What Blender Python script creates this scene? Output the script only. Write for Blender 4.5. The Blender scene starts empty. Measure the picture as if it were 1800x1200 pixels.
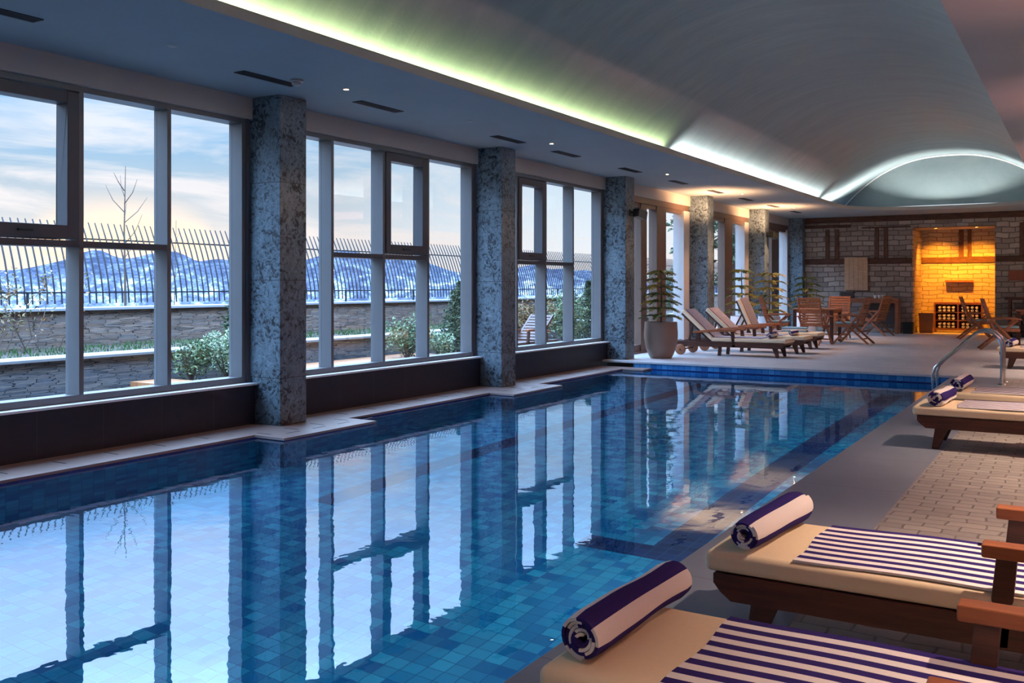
import bpy, bmesh, math, random
from mathutils import Vector, Matrix
random.seed(7)
C = bpy.context.scene.collection
SC = bpy.context.scene
R = math.radians
PI = math.pi

# ------------------------------------------------------------------ tunables
EXPOSURE = 0.34
SKY = 1.15
# ------------------------------------------------------------------ node helpers
class NT:
    def __init__(s, tree):
        s.t = tree
        s.n = tree.nodes
        s.l = tree.links
    def node(s, typ, **kw):
        n = s.n.new(typ)
        for k, v in kw.items():
            setattr(n, k, v)
        return n
    def put(s, sock, v):
        if v is None:
            return
        if isinstance(v, bpy.types.NodeSocket):
            s.l.new(v, sock)
        else:
            try:
                sock.default_value = v
            except Exception:
                if isinstance(v, (tuple, list)) and len(v) == 3:
                    sock.default_value = (*v, 1)
                else:
                    raise
    def math(s, op, a, b=None, c=None, clamp=False):
        n = s.node('ShaderNodeMath', operation=op, use_clamp=clamp)
        s.put(n.inputs[0], a); s.put(n.inputs[1], b)
        if c is not None: s.put(n.inputs[2], c)
        return n.outputs[0]
    def mix(s, f, a, b, blend='MIX'):
        n = s.node('ShaderNodeMix', data_type='RGBA', blend_type=blend)
        s.put(n.inputs[0], f); s.put(n.inputs[6], a); s.put(n.inputs[7], b)
        return n.outputs[2]
    def ramp(s, f, stops, interp='LINEAR'):
        n = s.node('ShaderNodeValToRGB')
        n.color_ramp.interpolation = interp
        e = n.color_ramp.elements
        while len(e) < len(stops): e.new(0.5)
        for i, (p, c) in enumerate(stops):
            e[i].position = p
            e[i].color = (*c, 1) if len(c) == 3 else c
        s.put(n.inputs[0], f)
        return n.outputs[0]
    def noise(s, vec, scale=5, detail=3, rough=.5, dist=0):
        n = s.node('ShaderNodeTexNoise')
        s.put(n.inputs['Vector'], vec); s.put(n.inputs['Scale'], scale)
        s.put(n.inputs['Detail'], detail); s.put(n.inputs['Roughness'], rough); s.put(n.inputs['Distortion'], dist)
        return n.outputs[0], n.outputs[1]
    def pos(s):
        return s.node('ShaderNodeNewGeometry').outputs['Position']
    def obj(s):
        return s.node('ShaderNodeTexCoord').outputs['Object']
    def sep(s, v):
        n = s.node('ShaderNodeSeparateXYZ'); s.put(n.inputs[0], v)
        return n.outputs[0], n.outputs[1], n.outputs[2]
    def comb(s, x=0, y=0, z=0):
        n = s.node('ShaderNodeCombineXYZ')
        s.put(n.inputs[0], x); s.put(n.inputs[1], y); s.put(n.inputs[2], z)
        return n.outputs[0]
    def vmul(s, v, m):
        n = s.node('ShaderNodeVectorMath', operation='MULTIPLY')
        s.put(n.inputs[0], v); s.put(n.inputs[1], m)
        return n.outputs[0]
    def vadd(s, v, m):
        n = s.node('ShaderNodeVectorMath', operation='ADD')
        s.put(n.inputs[0], v); s.put(n.inputs[1], m)
        return n.outputs[0]
    def brick(s, vec, c1, c2, mortar, w, h, ms=.02, offset=.5, smooth=.1, bias=0):
        n = s.node('ShaderNodeTexBrick')
        n.offset = offset
        s.put(n.inputs['Vector'], vec); s.put(n.inputs['Color1'], c1); s.put(n.inputs['Color2'], c2)
        s.put(n.inputs['Mortar'], mortar); s.put(n.inputs['Scale'], 1.0); s.put(n.inputs['Mortar Size'], ms)
        s.put(n.inputs['Mortar Smooth'], smooth); s.put(n.inputs['Brick Width'], w); s.put(n.inputs['Row Height'], h)
        s.put(n.inputs['Bias'], bias)
        return n.outputs[0], n.outputs[1]
    def bump(s, h, strength=.3, dist=.02):
        n = s.node('ShaderNodeBump')
        s.put(n.inputs['Strength'], strength); s.put(n.inputs['Distance'], dist); s.put(n.inputs['Height'], h)
        return n.outputs[0]

def mat(name):
    m = bpy.data.materials.new(name)
    m.use_nodes = True
    nt = NT(m.node_tree)
    bsdf = m.node_tree.nodes['Principled BSDF']
    return m, nt, bsdf

def setp(nt, b, col=None, rough=None, metal=None, norm=None, spec=None, emis=None, estr=None):
    if col is not None: nt.put(b.inputs['Base Color'], col if not isinstance(col, tuple) else (*col[:3], 1))
    if rough is not None: nt.put(b.inputs['Roughness'], rough)
    if metal is not None: nt.put(b.inputs['Metallic'], metal)
    if norm is not None: nt.put(b.inputs['Normal'], norm)
    if spec is not None: nt.put(b.inputs['Specular IOR Level'], spec)
    if emis is not None: nt.put(b.inputs['Emission Color'], (*emis, 1))
    if estr is not None: nt.put(b.inputs['Emission Strength'], estr)

def plain(name, col, rough=.5, metal=0, var=.12, scale=8, spec=.4, bump=0):
    """soft mottled material"""
    m, nt, b = mat(name)
    f, _ = nt.noise(nt.obj(), scale, 4, .6)
    lo = tuple(c * (1 - var) for c in col); hi = tuple(min(1, c * (1 + var)) for c in col)
    setp(nt, b, nt.mix(f, lo + (1,), hi + (1,)), rough, metal, spec=spec)
    if bump: setp(nt, b, norm=nt.bump(f, bump, .01))
    return m

def emit(name, col, strength):
    m, nt, b = mat(name)
    setp(nt, b, (0.02, 0.02, 0.02), .5, emis=col, estr=strength)
    return m

M = {}
# plaster
m, nt, b = mat('plaster'); f, _ = nt.noise(nt.pos(), 1.4, 5, .6)
setp(nt, b, nt.mix(f, (.225, .27, .295, 1), (.28, .32, .34, 1)), .75, spec=.2); M['plaster'] = m
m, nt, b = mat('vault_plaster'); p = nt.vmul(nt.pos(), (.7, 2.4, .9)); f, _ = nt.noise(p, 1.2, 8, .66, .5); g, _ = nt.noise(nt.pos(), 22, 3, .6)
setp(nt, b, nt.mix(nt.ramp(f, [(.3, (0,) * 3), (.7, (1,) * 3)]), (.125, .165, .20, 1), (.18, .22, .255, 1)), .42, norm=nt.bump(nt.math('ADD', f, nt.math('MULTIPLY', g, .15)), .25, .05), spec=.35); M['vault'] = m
m, nt, b = mat('lintel_paint'); f, _ = nt.noise(nt.pos(), 2, 3, .5)
setp(nt, b, nt.mix(f, (.40, .375, .345, 1), (.45, .425, .39, 1)), .6, spec=.3); M['lintel'] = m
# column stone
m, nt, b = mat('column_slate')
x, y, z = nt.sep(nt.pos())
v = nt.comb(nt.math('MULTIPLY', x, 1.0), nt.math('ADD', y, 0), z)
f1, _ = nt.noise(v, 13, 6, .66, 1.4); f2, _ = nt.noise(v, 2.6, 3, .5); f3, _ = nt.noise(nt.vmul(v, (1, 1, .6)), 36, 4, .7, 1.0)
k = nt.math('ADD', nt.math('MULTIPLY', f1, .75), nt.math('ADD', nt.math('MULTIPLY', f3, .35), nt.math('MULTIPLY', f2, .25)))
c = nt.ramp(k, [(.55, (.006, .009, .014)), (.60, (.022, .032, .045)), (.645, (.10, .145, .175)), (.85, (.20, .27, .32))])
jz = nt.math('LESS_THAN', nt.math('ABSOLUTE', nt.math('SUBTRACT', nt.math('FRACT', nt.math('DIVIDE', nt.math('ADD', z, .12), .98)), .5)), .004)
c = nt.mix(nt.math('MULTIPLY', jz, .8), c, (.02, .02, .02, 1))
setp(nt, b, c, nt.ramp(f1, [(.3, (.35,) * 3), (.7, (.6,) * 3)]), norm=nt.bump(k, .5, .03), spec=.5); M['column'] = m
# dark window wall panel
m, nt, b = mat('dark_panel'); x, y, z = nt.sep(nt.pos()); f, _ = nt.noise(nt.pos(), 6, 4, .6)
j = nt.math('LESS_THAN', nt.math('ABSOLUTE', nt.math('SUBTRACT', nt.math('FRACT', nt.math('DIVIDE', y, .6)), .5)), .006)
c = nt.mix(f, (.011, .012, .022, 1), (.021, .022, .034, 1)); c = nt.mix(nt.math('MULTIPLY', j, .5), c, (.06, .06, .07, 1))
setp(nt, b, c, .38, spec=.4); M['dark_panel'] = m
M['sill'] = plain('sill_white', (.80, .82, .85), .35, var=.05)
M['frame'] = plain('window_frame_grey', (.14, .143, .148), .38, .25, var=.06)
M['frame_dark'] = plain('window_gasket', (.085, .085, .095), .45, .1, var=.08)
M['door_frame'] = plain('door_frame_brown', (.13, .085, .065), .45, .1, var=.1)
# glass (thin, weakly mirroring)
m = bpy.data.materials.new('window_glass'); m.use_nodes = True; nt = NT(m.node_tree); nt.n.clear()
out = nt.node('ShaderNodeOutputMaterial'); tr = nt.node('ShaderNodeBsdfTransparent'); gl = nt.node('ShaderNodeBsdfGlossy'); mx = nt.node('ShaderNodeMixShader'); fr = nt.node('ShaderNodeFresnel')
nt.put(fr.inputs[0], 1.35); nt.put(gl.inputs['Roughness'], .0); nt.put(tr.inputs[0], (.98, .99, .99, 1)); nt.put(gl.inputs[0], (.7, .7, .7, 1))
nt.l.new(nt.math('MULTIPLY', fr.outputs[0], .16), mx.inputs[0]); nt.l.new(tr.outputs[0], mx.inputs[1]); nt.l.new(gl.outputs[0], mx.inputs[2]); nt.l.new(mx.outputs[0], out.inputs[0]); M['glass'] = m
# water
m = bpy.data.materials.new('pool_water'); m.use_nodes = True; nt = NT(m.node_tree); nt.n.clear()
out = nt.node('ShaderNodeOutputMaterial'); rf = nt.node('ShaderNodeBsdfRefraction'); gl = nt.node('ShaderNodeBsdfGlossy'); mx = nt.node('ShaderNodeMixShader'); fr = nt.node('ShaderNodeFresnel')
a, _ = nt.noise(nt.vmul(nt.pos(), (1.0, 1.0, 1)), 2.6, 3, .55, .4); a2, _ = nt.noise(nt.pos(), 11, 2, .5)
nrm = nt.bump(nt.math('ADD', a, nt.math('MULTIPLY', a2, .12)), .07, .016)
nt.put(fr.inputs[0], 1.7); nt.put(fr.inputs['Normal'], nrm)
nt.put(rf.inputs['IOR'], 1.33); nt.put(rf.inputs['Roughness'], 0.0); nt.put(rf.inputs['Color'], (.66, .92, 1.0, 1)); nt.put(rf.inputs['Normal'], nrm)
nt.put(gl.inputs['Roughness'], .0); nt.put(gl.inputs['Normal'], nrm); nt.put(gl.inputs[0], (.70, .84, 1, 1))
nt.l.new(nt.math('ADD', nt.math('MULTIPLY', fr.outputs[0], 1.15), .04, clamp=True), mx.inputs[0]); nt.l.new(rf.outputs[0], mx.inputs[1]); nt.l.new(gl.outputs[0], mx.inputs[2]); nt.l.new(mx.outputs[0], out.inputs[0]); M['water'] = m

def tilemat(name, axes, lanes=False):
    m, nt, b = mat(name)
    x, y, z = nt.sep(nt.pos())
    d = {'x': x, 'y': y, 'z': z}
    v = nt.comb(d[axes[0]], d[axes[1]], 0)
    c, fac = nt.brick(v, (.006, .17, .42, 1), (.09, .66, .86, 1), (.02, .18, .36, 1), .1, .1, .003, 0, .1)
    n1, _ = nt.noise(v, 3, 3, .5)
    c = nt.mix(nt.math('MULTIPLY', n1, .35), c, (.008, .26, .56, 1))
    if lanes:
        tot = None
        for (a0, a1, b0, b1) in lanes:
            ma = nt.math('MULTIPLY', nt.math('GREATER_THAN', x, a0), nt.math('LESS_THAN', x, a1))
            mb = nt.math('MULTIPLY', nt.math('GREATER_THAN', y, b0), nt.math('LESS_THAN', y, b1))
            k = nt.math('MULTIPLY', ma, mb)
            tot = k if tot is None else nt.math('MAXIMUM', tot, k)
        cn, _ = nt.brick(v, (.012, .02, .10, 1), (.03, .05, .18, 1), (.05, .12, .25, 1), .1, .1, .004, 0, .1)
        c = nt.mix(tot, c, cn)
    else:
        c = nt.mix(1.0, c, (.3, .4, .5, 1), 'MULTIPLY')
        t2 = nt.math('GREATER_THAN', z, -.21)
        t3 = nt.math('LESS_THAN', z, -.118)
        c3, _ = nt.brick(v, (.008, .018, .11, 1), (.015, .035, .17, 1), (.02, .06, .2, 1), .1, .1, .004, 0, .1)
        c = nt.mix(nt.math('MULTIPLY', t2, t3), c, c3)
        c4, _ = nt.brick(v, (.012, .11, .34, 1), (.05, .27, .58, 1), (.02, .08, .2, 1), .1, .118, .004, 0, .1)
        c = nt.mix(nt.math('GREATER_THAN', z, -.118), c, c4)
    setp(nt, b, c, .25, spec=.4)
    return m
M['tile_floor'] = tilemat('pool_floor_tile', 'xy', [(-2.52, -2.22, 6.0, 14.4), (-3.0, -1.75, 5.75, 6.0), (-5.3, -5.05, 5.6, 14.4)])
M['tile_x'] = tilemat('pool_end_tile', 'xz')
M['tile_y'] = tilemat('pool_side_tile', 'yz')
# coping
m, nt, b = mat('coping_stone'); x, y, z = nt.sep(nt.pos()); f, _ = nt.noise(nt.pos(), 7, 5, .6)
j = nt.math('LESS_THAN', nt.math('ABSOLUTE', nt.math('SUBTRACT', nt.math('FRACT', nt.math('DIVIDE', y, .48)), .5)), .004)
c = nt.mix(f, (.20, .145, .13, 1), (.28, .21, .19, 1)); c = nt.mix(nt.math('MULTIPLY', j, .6), c, (.2, .15, .14, 1))
setp(nt, b, c, .4, spec=.45); M['coping'] = m
M['slot'] = plain('drain_slot_dark', (.03, .025, .025), .7)
# deck stone slabs
m, nt, b = mat('deck_slab'); x, y, z = nt.sep(nt.pos()); f, _ = nt.noise(nt.pos(), 2.2, 5, .6); g, _ = nt.noise(nt.pos(), 45, 3, .6)
j = nt.math('LESS_THAN', nt.math('ABSOLUTE', nt.math('SUBTRACT', nt.math('FRACT', nt.math('DIVIDE', y, 1.15)), .5)), .003)
c = nt.mix(f, (.165, .20, .265, 1), (.235, .275, .35, 1)); c = nt.mix(nt.math('MULTIPLY', g, .35), c, (.2, .2, .21, 1)); c = nt.mix(nt.math('MULTIPLY', j, .7), c, (.1, .1, .1, 1))
setp(nt, b, c, .48, norm=nt.bump(g, .15, .004), spec=.4); M['deck'] = m
def pavemat(name, c1, c2, mort, w, h, ms, bump, axes='xy', rough=.6, wob=.02, off=.5, wobs=5.0, spec=.35):
    m, nt, b = mat(name)
    x, y, z = nt.sep(nt.pos()); d = {'x': x, 'y': y, 'z': z}
    v = nt.comb(d[axes[0]], d[axes[1]], 0)
    _, nc = nt.noise(v, wobs, 2, .5)
    v2 = nt.vadd(v, nt.vmul(nt.vadd(nc, (-.5, -.5, -.5)), (wob * 2, wob * 2, 0)))
    c, fac = nt.brick(v2, c1, c2, mort, w, h, ms, off, .35)
    f, _ = nt.noise(v, 3.0, 5, .65); g, _ = nt.noise(v, 30, 4, .6)
    c = nt.mix(nt.math('MULTIPLY', f, .55), c, tuple(a * .72 for a in c1[:3]) + (1,))
    c = nt.mix(nt.math('MULTIPLY', g, .4), c, tuple(min(1, a * 1.15) for a in c2[:3]) + (1,))
    hgt = nt.math('ADD', nt.math('MULTIPLY', nt.math('SUBTRACT', 1, fac), 1.0), nt.math('MULTIPLY', g, .35))
    setp(nt, b, c, rough, norm=nt.bump(hgt, bump, .012), spec=spec)
    return m
M['cobble'] = pavemat('cobblestone', (.25, .235, .225, 1), (.40, .37, .34, 1), (.085, .08, .075, 1), .19, .10, .006, .7, 'xy', .6, .03, .45, 4.5)
M['fardeck'] = pavemat('far_deck_paving', (.45, .46, .49, 1), (.57, .57, .59, 1), (.31, .31, .32, 1), .42, .3, .005, .12, 'xy', .42, .006)
M['farwall'] = pavemat('dressed_stone_far', (.16, .132, .115, 1), (.52, .445, .385, 1), (.045, .036, .032, 1), .31, .14, .013, 1.2, 'xz', .8, .045, .43, 2.6, .2)
M['nichewall_y'] = pavemat('dressed_stone_niche_side', (.30, .26, .22, 1), (.46, .41, .34, 1), (.09, .07, .05, 1), .34, .155, .011, .9, 'yz', .8, .02, .5, 3.5, .2)
M['nichewall'] = pavemat('dressed_stone_niche', (.34, .29, .23, 1), (.50, .45, .36, 1), (.09, .07, .05, 1), .38, .115, .011, 1.2, 'xz', .8, .07, .42, 2.6, .2)
def slate(name, cols, sy, sz):
    m, nt, b = mat(name)
    x, y, z = nt.sep(nt.pos())
    v = nt.comb(nt.math('MULTIPLY', y, sy), nt.math('MULTIPLY', z, sz), 0)
    _, nc = nt.noise(nt.pos(), 3, 3, .6)
    v = nt.vadd(v, nt.vmul(nc, (.8, .8, 0)))
    a = nt.node('ShaderNodeTexVoronoi', feature='F1', distance='CHEBYCHEV'); a.voronoi_dimensions = '2D'; nt.put(a.inputs['Vector'], v); nt.put(a.inputs['Scale'], 1.0); nt.put(a.inputs['Randomness'], .85)
    e = nt.node('ShaderNodeTexVoronoi', feature='F2', distance='CHEBYCHEV'); e.voronoi_dimensions = '2D'; nt.put(e.inputs['Vector'], v); nt.put(e.inputs['Scale'], 1.0); nt.put(e.inputs['Randomness'], .85)
    r_, g_, b_ = nt.sep(a.outputs['Color'])
    c = nt.ramp(r_, [(k / (len(cols) - 1), q) for k, q in enumerate(cols)])
    n1, _ = nt.noise(nt.vmul(nt.pos(), (1, 1, 3)), 9, 5, .7)
    c = nt.mix(nt.math('MULTIPLY', n1, .7), c, tuple(q * .45 for q in cols[0]) + (1,))
    ed = nt.ramp(nt.math('SUBTRACT', e.outputs['Distance'], a.outputs['Distance']), [(.0, (0,) * 3), (.07, (1,) * 3)])
    c = nt.mix(ed, (.014, .012, .012, 1), c)
    setp(nt, b, c, .85, norm=nt.bump(nt.math('ADD', nt.math('MULTIPLY', ed, .7), nt.math('MULTIPLY', g_, .6)), .9, .03), spec=.2)
    M[name] = m
slate('garden_stone', [(.11, .085, .07), (.27, .17, .12), (.19, .155, .14), (.36, .25, .19)], 3.4, 40)
slate('garden_stone_low', [(.11, .11, .12), (.26, .22, .20), (.18, .185, .21), (.34, .29, .26)], 3.4, 44)
M['cap'] = plain('stone_cap', (.22, .22, .225), .6, var=.1)
M['rightwall'] = pavemat('right_wall_stone', (.30, .24, .2, 1), (.42, .34, .29, 1), (.10, .08, .07, 1), .4, .18, .011, .8, 'yz', .8, .02)

def wood(name, c1, c2, rough=.42, axis=(1, 14, 14), scale=3, spec=.45):
    m, nt, b = mat(name)
    v = nt.vmul(nt.obj(), axis)
    f, _ = nt.noise(v, scale, 5, .6, .6)
    setp(nt, b, nt.ramp(f, [(.3, c1), (.7, c2)]), rough, norm=nt.bump(f, .08, .004), spec=spec)
    return m
M['teak'] = wood('teak_dark_shaded', (.040, .014, .009), (.095, .033, .019))  # dark teak, deepened further for the frame sides standing in shade
M['teak_arm'] = wood('teak_lit', (.23, .070, .028), (.38, .13, .05), .38)  # same teak on the armrests, light on their tops put into the colour
M['teak_chair'] = wood('teak_chair', (.19, .066, .03), (.33, .13, .062), .42, (6, 6, 6))
M['timber'] = wood('wall_timber', (.055, .03, .022), (.13, .07, .05), .75, (2, 8, 8), 3, .2)
M['timber_v'] = wood('wall_timber_upright', (.075, .04, .028), (.16, .09, .065), .75, (8, 8, 2), 3, .2)
M['outdeck'] = wood('garden_deck_boards', (.26, .10, .04), (.40, .18, .08), .6, (12, 1, 1), 2, .3)
M['panel_wood'] = wood('pale_panel', (.48, .30, .18), (.62, .42, .27), .55, (3, 3, 12), 2)
M['redboard'] = wood('red_board', (.20, .055, .03), (.27, .08, .04), .5)
M['cushion'] = plain('mattress_cream', (.76, .63, .44), .8, var=.05, scale=60, spec=.15)
M['white_towel'] = plain('towel_white', (.78, .74, .74), .95, var=.06, scale=160, spec=.05, bump=.3)
M['navy_towel'] = plain('towel_navy', (.035, .025, .15), .95, var=.2, scale=160, spec=.05, bump=.3)
M['pale_roll'] = plain('towel_plain_white', (.95, .93, .9), .9, var=.05, scale=80, spec=.05)
M['blue_cushion'] = plain('seat_pad_blue', (.22, .38, .48), .85, var=.08, scale=60, spec=.1)
M['steel'] = plain('polished_steel', (.62, .62, .62), .16, 1.0, var=.05)
M['black'] = plain('black_plastic', (.015, .018, .018), .4, var=.2)
M['vent'] = plain('vent_dark', (.02, .022, .03), .6, var=.2)
M['white_plastic'] = plain('white_plastic', (.34, .33, .32), .45, var=.05)
M['pot'] = plain('pot_stone_clay', (.25, .165, .125), .5, var=.12, scale=5)
M['pot_white'] = plain('pot_white_glaze', (.62, .62, .64), .35, var=.05)
M['soil'] = plain('soil', (.05, .035, .025), .95, var=.3, scale=20)
M['bark'] = plain('bark', (.09, .06, .045), .9, var=.3, scale=20)
M['grass'] = plain('grass_green', (.035, .085, .02), .9, var=.4, scale=14)
M['iron'] = plain('fence_iron', (.012, .013, .018), .5, .3, var=.2)
M['bin_brown'] = plain('bin_brown', (.22, .11, .065), .55, var=.2)
M['tray'] = plain('dark_tray', (.05, .045, .045), .5, var=.2)
M['porcelain'] = plain('porcelain', (.75, .75, .74), .25, var=.03)
def leafmat(name, c1, c2, c3=None):
    m, nt, b = mat(name)
    n = nt.node('ShaderNodeNewGeometry')
    st = [(0, c1), (.7, c2)] + ([(1, c3)] if c3 else [])
    setp(nt, b, nt.ramp(n.outputs['Random Per Island'], st), .6, spec=.25)
    return m
M['leaf_pine'] = leafmat('norfolk_needles', (.05, .085, .035), (.13, .16, .05), (.42, .30, .05))
M['leaf_pine_lit'] = leafmat('norfolk_needles_yellow_lit', (.09, .12, .04), (.40, .29, .05), (.62, .40, .05))  # yellow light falling on the fronds is put into the needle colour
M['leaf_pale'] = leafmat('shrub_pale', (.12, .17, .09), (.30, .38, .24), (.45, .5, .36))
M['leaf_mid'] = leafmat('shrub_mid', (.06, .10, .05), (.15, .20, .10), (.24, .27, .15))
M['leaf_dark'] = leafmat('conifer_dark', (.03, .05, .025), (.075, .10, .05), (.11, .12, .06))
M['leaf_autumn'] = leafmat('shrub_autumn', (.10, .09, .04), (.22, .15, .07), (.35, .17, .08))

# ------------------------------------------------------------------ mesh builder
class MB:
    def __init__(s):
        s.v = []; s.f = []; s.m = []; s.sm = []
    def add(s, vs, fs, mi=0, smooth=False):
        o = len(s.v)
        s.v += [tuple(p) for p in vs]
        for f in fs:
            s.f.append([i + o for i in f]); s.m.append(mi); s.sm.append(smooth)
    def box(s, x0, x1, y0, y1, z0, z1, mi=0):
        v = [(x, y, z) for z in (z0, z1) for y in (y0, y1) for x in (x0, x1)]
        s.add(v, [(0, 2, 3, 1), (4, 5, 7, 6), (0, 1, 5, 4), (2, 6, 7, 3), (0, 4, 6, 2), (1, 3, 7, 5)], mi)
        return s
    def prism(s, poly, axis, a0, a1, mi=0):
        n = len(poly)
        def P(p, a):
            return {'y': (p[0], a, p[1]), 'x': (a, p[0], p[1]), 'z': (p[0], p[1], a)}[axis]
        v = [P(p, a0) for p in poly] + [P(p, a1) for p in poly]
        fs = [tuple(range(n)), tuple(range(2 * n - 1, n - 1, -1))] + [(i, (i + 1) % n, n + (i + 1) % n, n + i) for i in range(n)]
        s.add(v, fs, mi)
        return s
    def bar(s, p0, p1, w, t, side=(0, 1, 0), mi=0):
        """rectangular bar from p0 to p1; w along `side`, t across"""
        p0 = Vector(p0); p1 = Vector(p1); d = (p1 - p0).normalized(); sd = Vector(side)
        sd = (sd - d * sd.dot(d)).normalized(); n = d.cross(sd)
        v = []
        for p in (p0, p1):
            for a, b_ in ((-1, -1), (1, -1), (1, 1), (-1, 1)):
                v.append(p + sd * (a * w / 2) + n * (b_ * t / 2))
        s.add(v, [(0, 3, 2, 1), (4, 5, 6, 7), (0, 1, 5, 4), (1, 2, 6, 5), (2, 3, 7, 6), (3, 0, 4, 7)], mi)
        return s
    def tube(s, pts, r, n=8, mi=0, caps=True):
        pts = [Vector(p) for p in pts]; k = len(pts)
        rs = r if isinstance(r, (list, tuple)) else [r] * k
        o = []; up = None
        for i, p in enumerate(pts):
            d = (pts[min(i + 1, k - 1)] - pts[max(i - 1, 0)]).normalized()
            if up is None:
                up = Vector((0, 0, 1)) if abs(d.z) < .9 else Vector((1, 0, 0))
            a = (up - d * up.dot(d)).normalized(); up = a; b_ = d.cross(a)
            for j in range(n):
                t = 2 * PI * j / n
                o.append(p + (a * math.cos(t) + b_ * math.sin(t)) * rs[i])
        fs = [(i * n + j, i * n + (j + 1) % n, (i + 1) * n + (j + 1) % n, (i + 1) * n + j) for i in range(k - 1) for j in range(n)]
        s.add(o, fs, mi, True)
        if caps:
            s.add(o[:n], [tuple(range(n - 1, -1, -1))], mi); s.add(o[-n:], [tuple(range(n))], mi)
        return s
    def lathe(s, prof, n=24, c=(0, 0, 0), mi=0):
        o = []
        for r, z in prof:
            for j in range(n):
                t = 2 * PI * j / n
                o.append((c[0] + r * math.cos(t), c[1] + r * math.sin(t), c[2] + z))
        k = len(prof)
        fs = [(i * n + j, i * n + (j + 1) % n, (i + 1) * n + (j + 1) % n, (i + 1) * n + j) for i in range(k - 1) for j in range(n)]
        s.add(o, fs, mi, True)
        return s
    def build(s, name, mats, parent=None, bevel=0, segs=2, angle=35, recalc=True, loc=None):
        me = bpy.data.meshes.new(name)
        me.from_pydata(s.v, [], s.f)
        if not isinstance(mats, (list, tuple)): mats = [mats]
        for mm in mats: me.materials.append(M[mm] if isinstance(mm, str) else mm)
        me.polygons.foreach_set('material_index', s.m)
        me.polygons.foreach_set('use_smooth', s.sm)
        if recalc:
            bm = bmesh.new(); bm.from_mesh(me)
            bmesh.ops.remove_doubles(bm, verts=bm.verts, dist=1e-5)
            bmesh.ops.recalc_face_normals(bm, faces=bm.faces)
            bm.to_mesh(me); bm.free()
        if any(s.sm):
            me.set_sharp_from_angle(angle=R(angle))
        o = bpy.data.objects.new(name, me)
        C.objects.link(o)
        if parent is not None: o.parent = parent
        if loc is not None: o.location = loc
        if bevel:
            md = o.modifiers.new('bevel', 'BEVEL'); md.width = bevel; md.segments = segs; md.limit_method = 'ANGLE'; md.angle_limit = R(40)
            if not any(s.sm):
                me.polygons.foreach_set('use_smooth', [True] * len(me.polygons))
                me.set_sharp_from_angle(angle=R(80))
                md.harden_normals = True
        return o

def tag(o, label=None, cat=None, group=None, kind=None):
    if label: o['label'] = label
    if cat: o['category'] = cat
    if group: o['group'] = group
    if kind: o['kind'] = kind
    return o
def thing(name, label, cat, loc=(0, 0, 0), rz=0, group=None):
    o = bpy.data.objects.new(name, None); C.objects.link(o)
    o.empty_display_size = .1
    o.location = loc; o.rotation_euler = (0, 0, rz)
    return tag(o, label, cat, group)
def struct(o):
    o['kind'] = 'structure'
    return o
def dup(root, loc, rz=0, label=None, group=None):
    r = root.copy(); C.objects.link(r); r.location = loc; r.rotation_euler = (0, 0, rz)
    if label: r['label'] = label
    if group: r['group'] = group
    for ch in list(root.children):
        c = ch.copy(); C.objects.link(c); c.parent = r
        for g in ch.children:
            d = g.copy(); C.objects.link(d); d.parent = c
    return r

# ================================================================== geometry of the place
WZ = -.13            # water level
CZ = -.102           # left coping top
CEIL = 3.2
YB = -2.2            # wall behind the camera
YF = 27.35           # far wall face
XR = 4.3             # right wall face
COLS = [2.67, 6.83, 11.0, 15.08, 19.25, 23.4]
CW = .37

# ---- floors
struct(MB().box(-1.635, -.968, YB, 14.87, -.03, 0).build('floor', 'deck', bevel=.006))
mb = MB().box(-.968, XR, YB, 14.87, -.05, -.002)
struct(mb.build('floor_cobblestone', 'cobble'))
mb = MB().prism([(-7.55, 14.87), (XR, 14.87), (XR, YF + 1.8), (-7.55, YF + 1.8)], 'z', -.035, 0)
struct(mb.build('floor_far', 'fardeck', bevel=.006))
struct(MB().box(-7.6, XR + .2, YB - .2, YF + 2, -1.6, -1.5).build('floor_base', 'slot'))
# ---- pool basin
mb = MB()
mb.add([(-6.62, YB, -1.33), (-1.65, YB, -1.33), (-1.65, 14.89, -1.33), (-6.62, 14.89, -1.33)], [(0, 1, 2, 3)], 0)
mb.add([(-6.62, 14.89, -1.33), (-1.65, 14.89, -1.33), (-1.65, 14.89, -.03), (-6.62, 14.89, -.03)], [(0, 1, 2, 3)], 1)
mb.add([(-6.62, YB, -1.33), (-1.65, YB, -1.33), (-1.65, YB, -.03), (-6.62, YB, -.03)], [(0, 1, 2, 3)], 1)
mb.add([(-1.65, YB, -1.33), (-1.65, 14.89, -1.33), (-1.65, 14.89, -.03), (-1.65, YB, -.03)], [(0, 1, 2, 3)], 2)
mb.add([(-6.62, YB, -1.33), (-6.62, 14.89, -1.33), (-6.62, 14.89, CZ - .02), (-6.62, YB, CZ - .02)], [(0, 1, 2, 3)], 2)
struct(mb.build('pool_basin', ['tile_floor', 'tile_x', 'tile_y'], recalc=False))
JUT = [(2.12, 3.46), (6.30, 7.62), (10.36, 11.68), (14.5, 14.87)]
wp = [(-1.65, 14.88, WZ), (-1.65, YB, WZ), (-6.655, YB, WZ)]
for a, b_ in JUT:
    wp += [(-6.655, a + .02, WZ), (-6.29, a + .02, WZ), (-6.29, b_ - .02 if b_ < 14.8 else 14.88, WZ)] + ([(-6.655, b_ - .02, WZ)] if b_ < 14.8 else [])
w = MB(); w.add(wp[::-1], [tuple(range(len(wp)))])
wo = w.build('pool_water', 'water', recalc=False)
tag(wo, 'still blue water filling the long tiled pool', 'water', kind='stuff')
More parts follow.
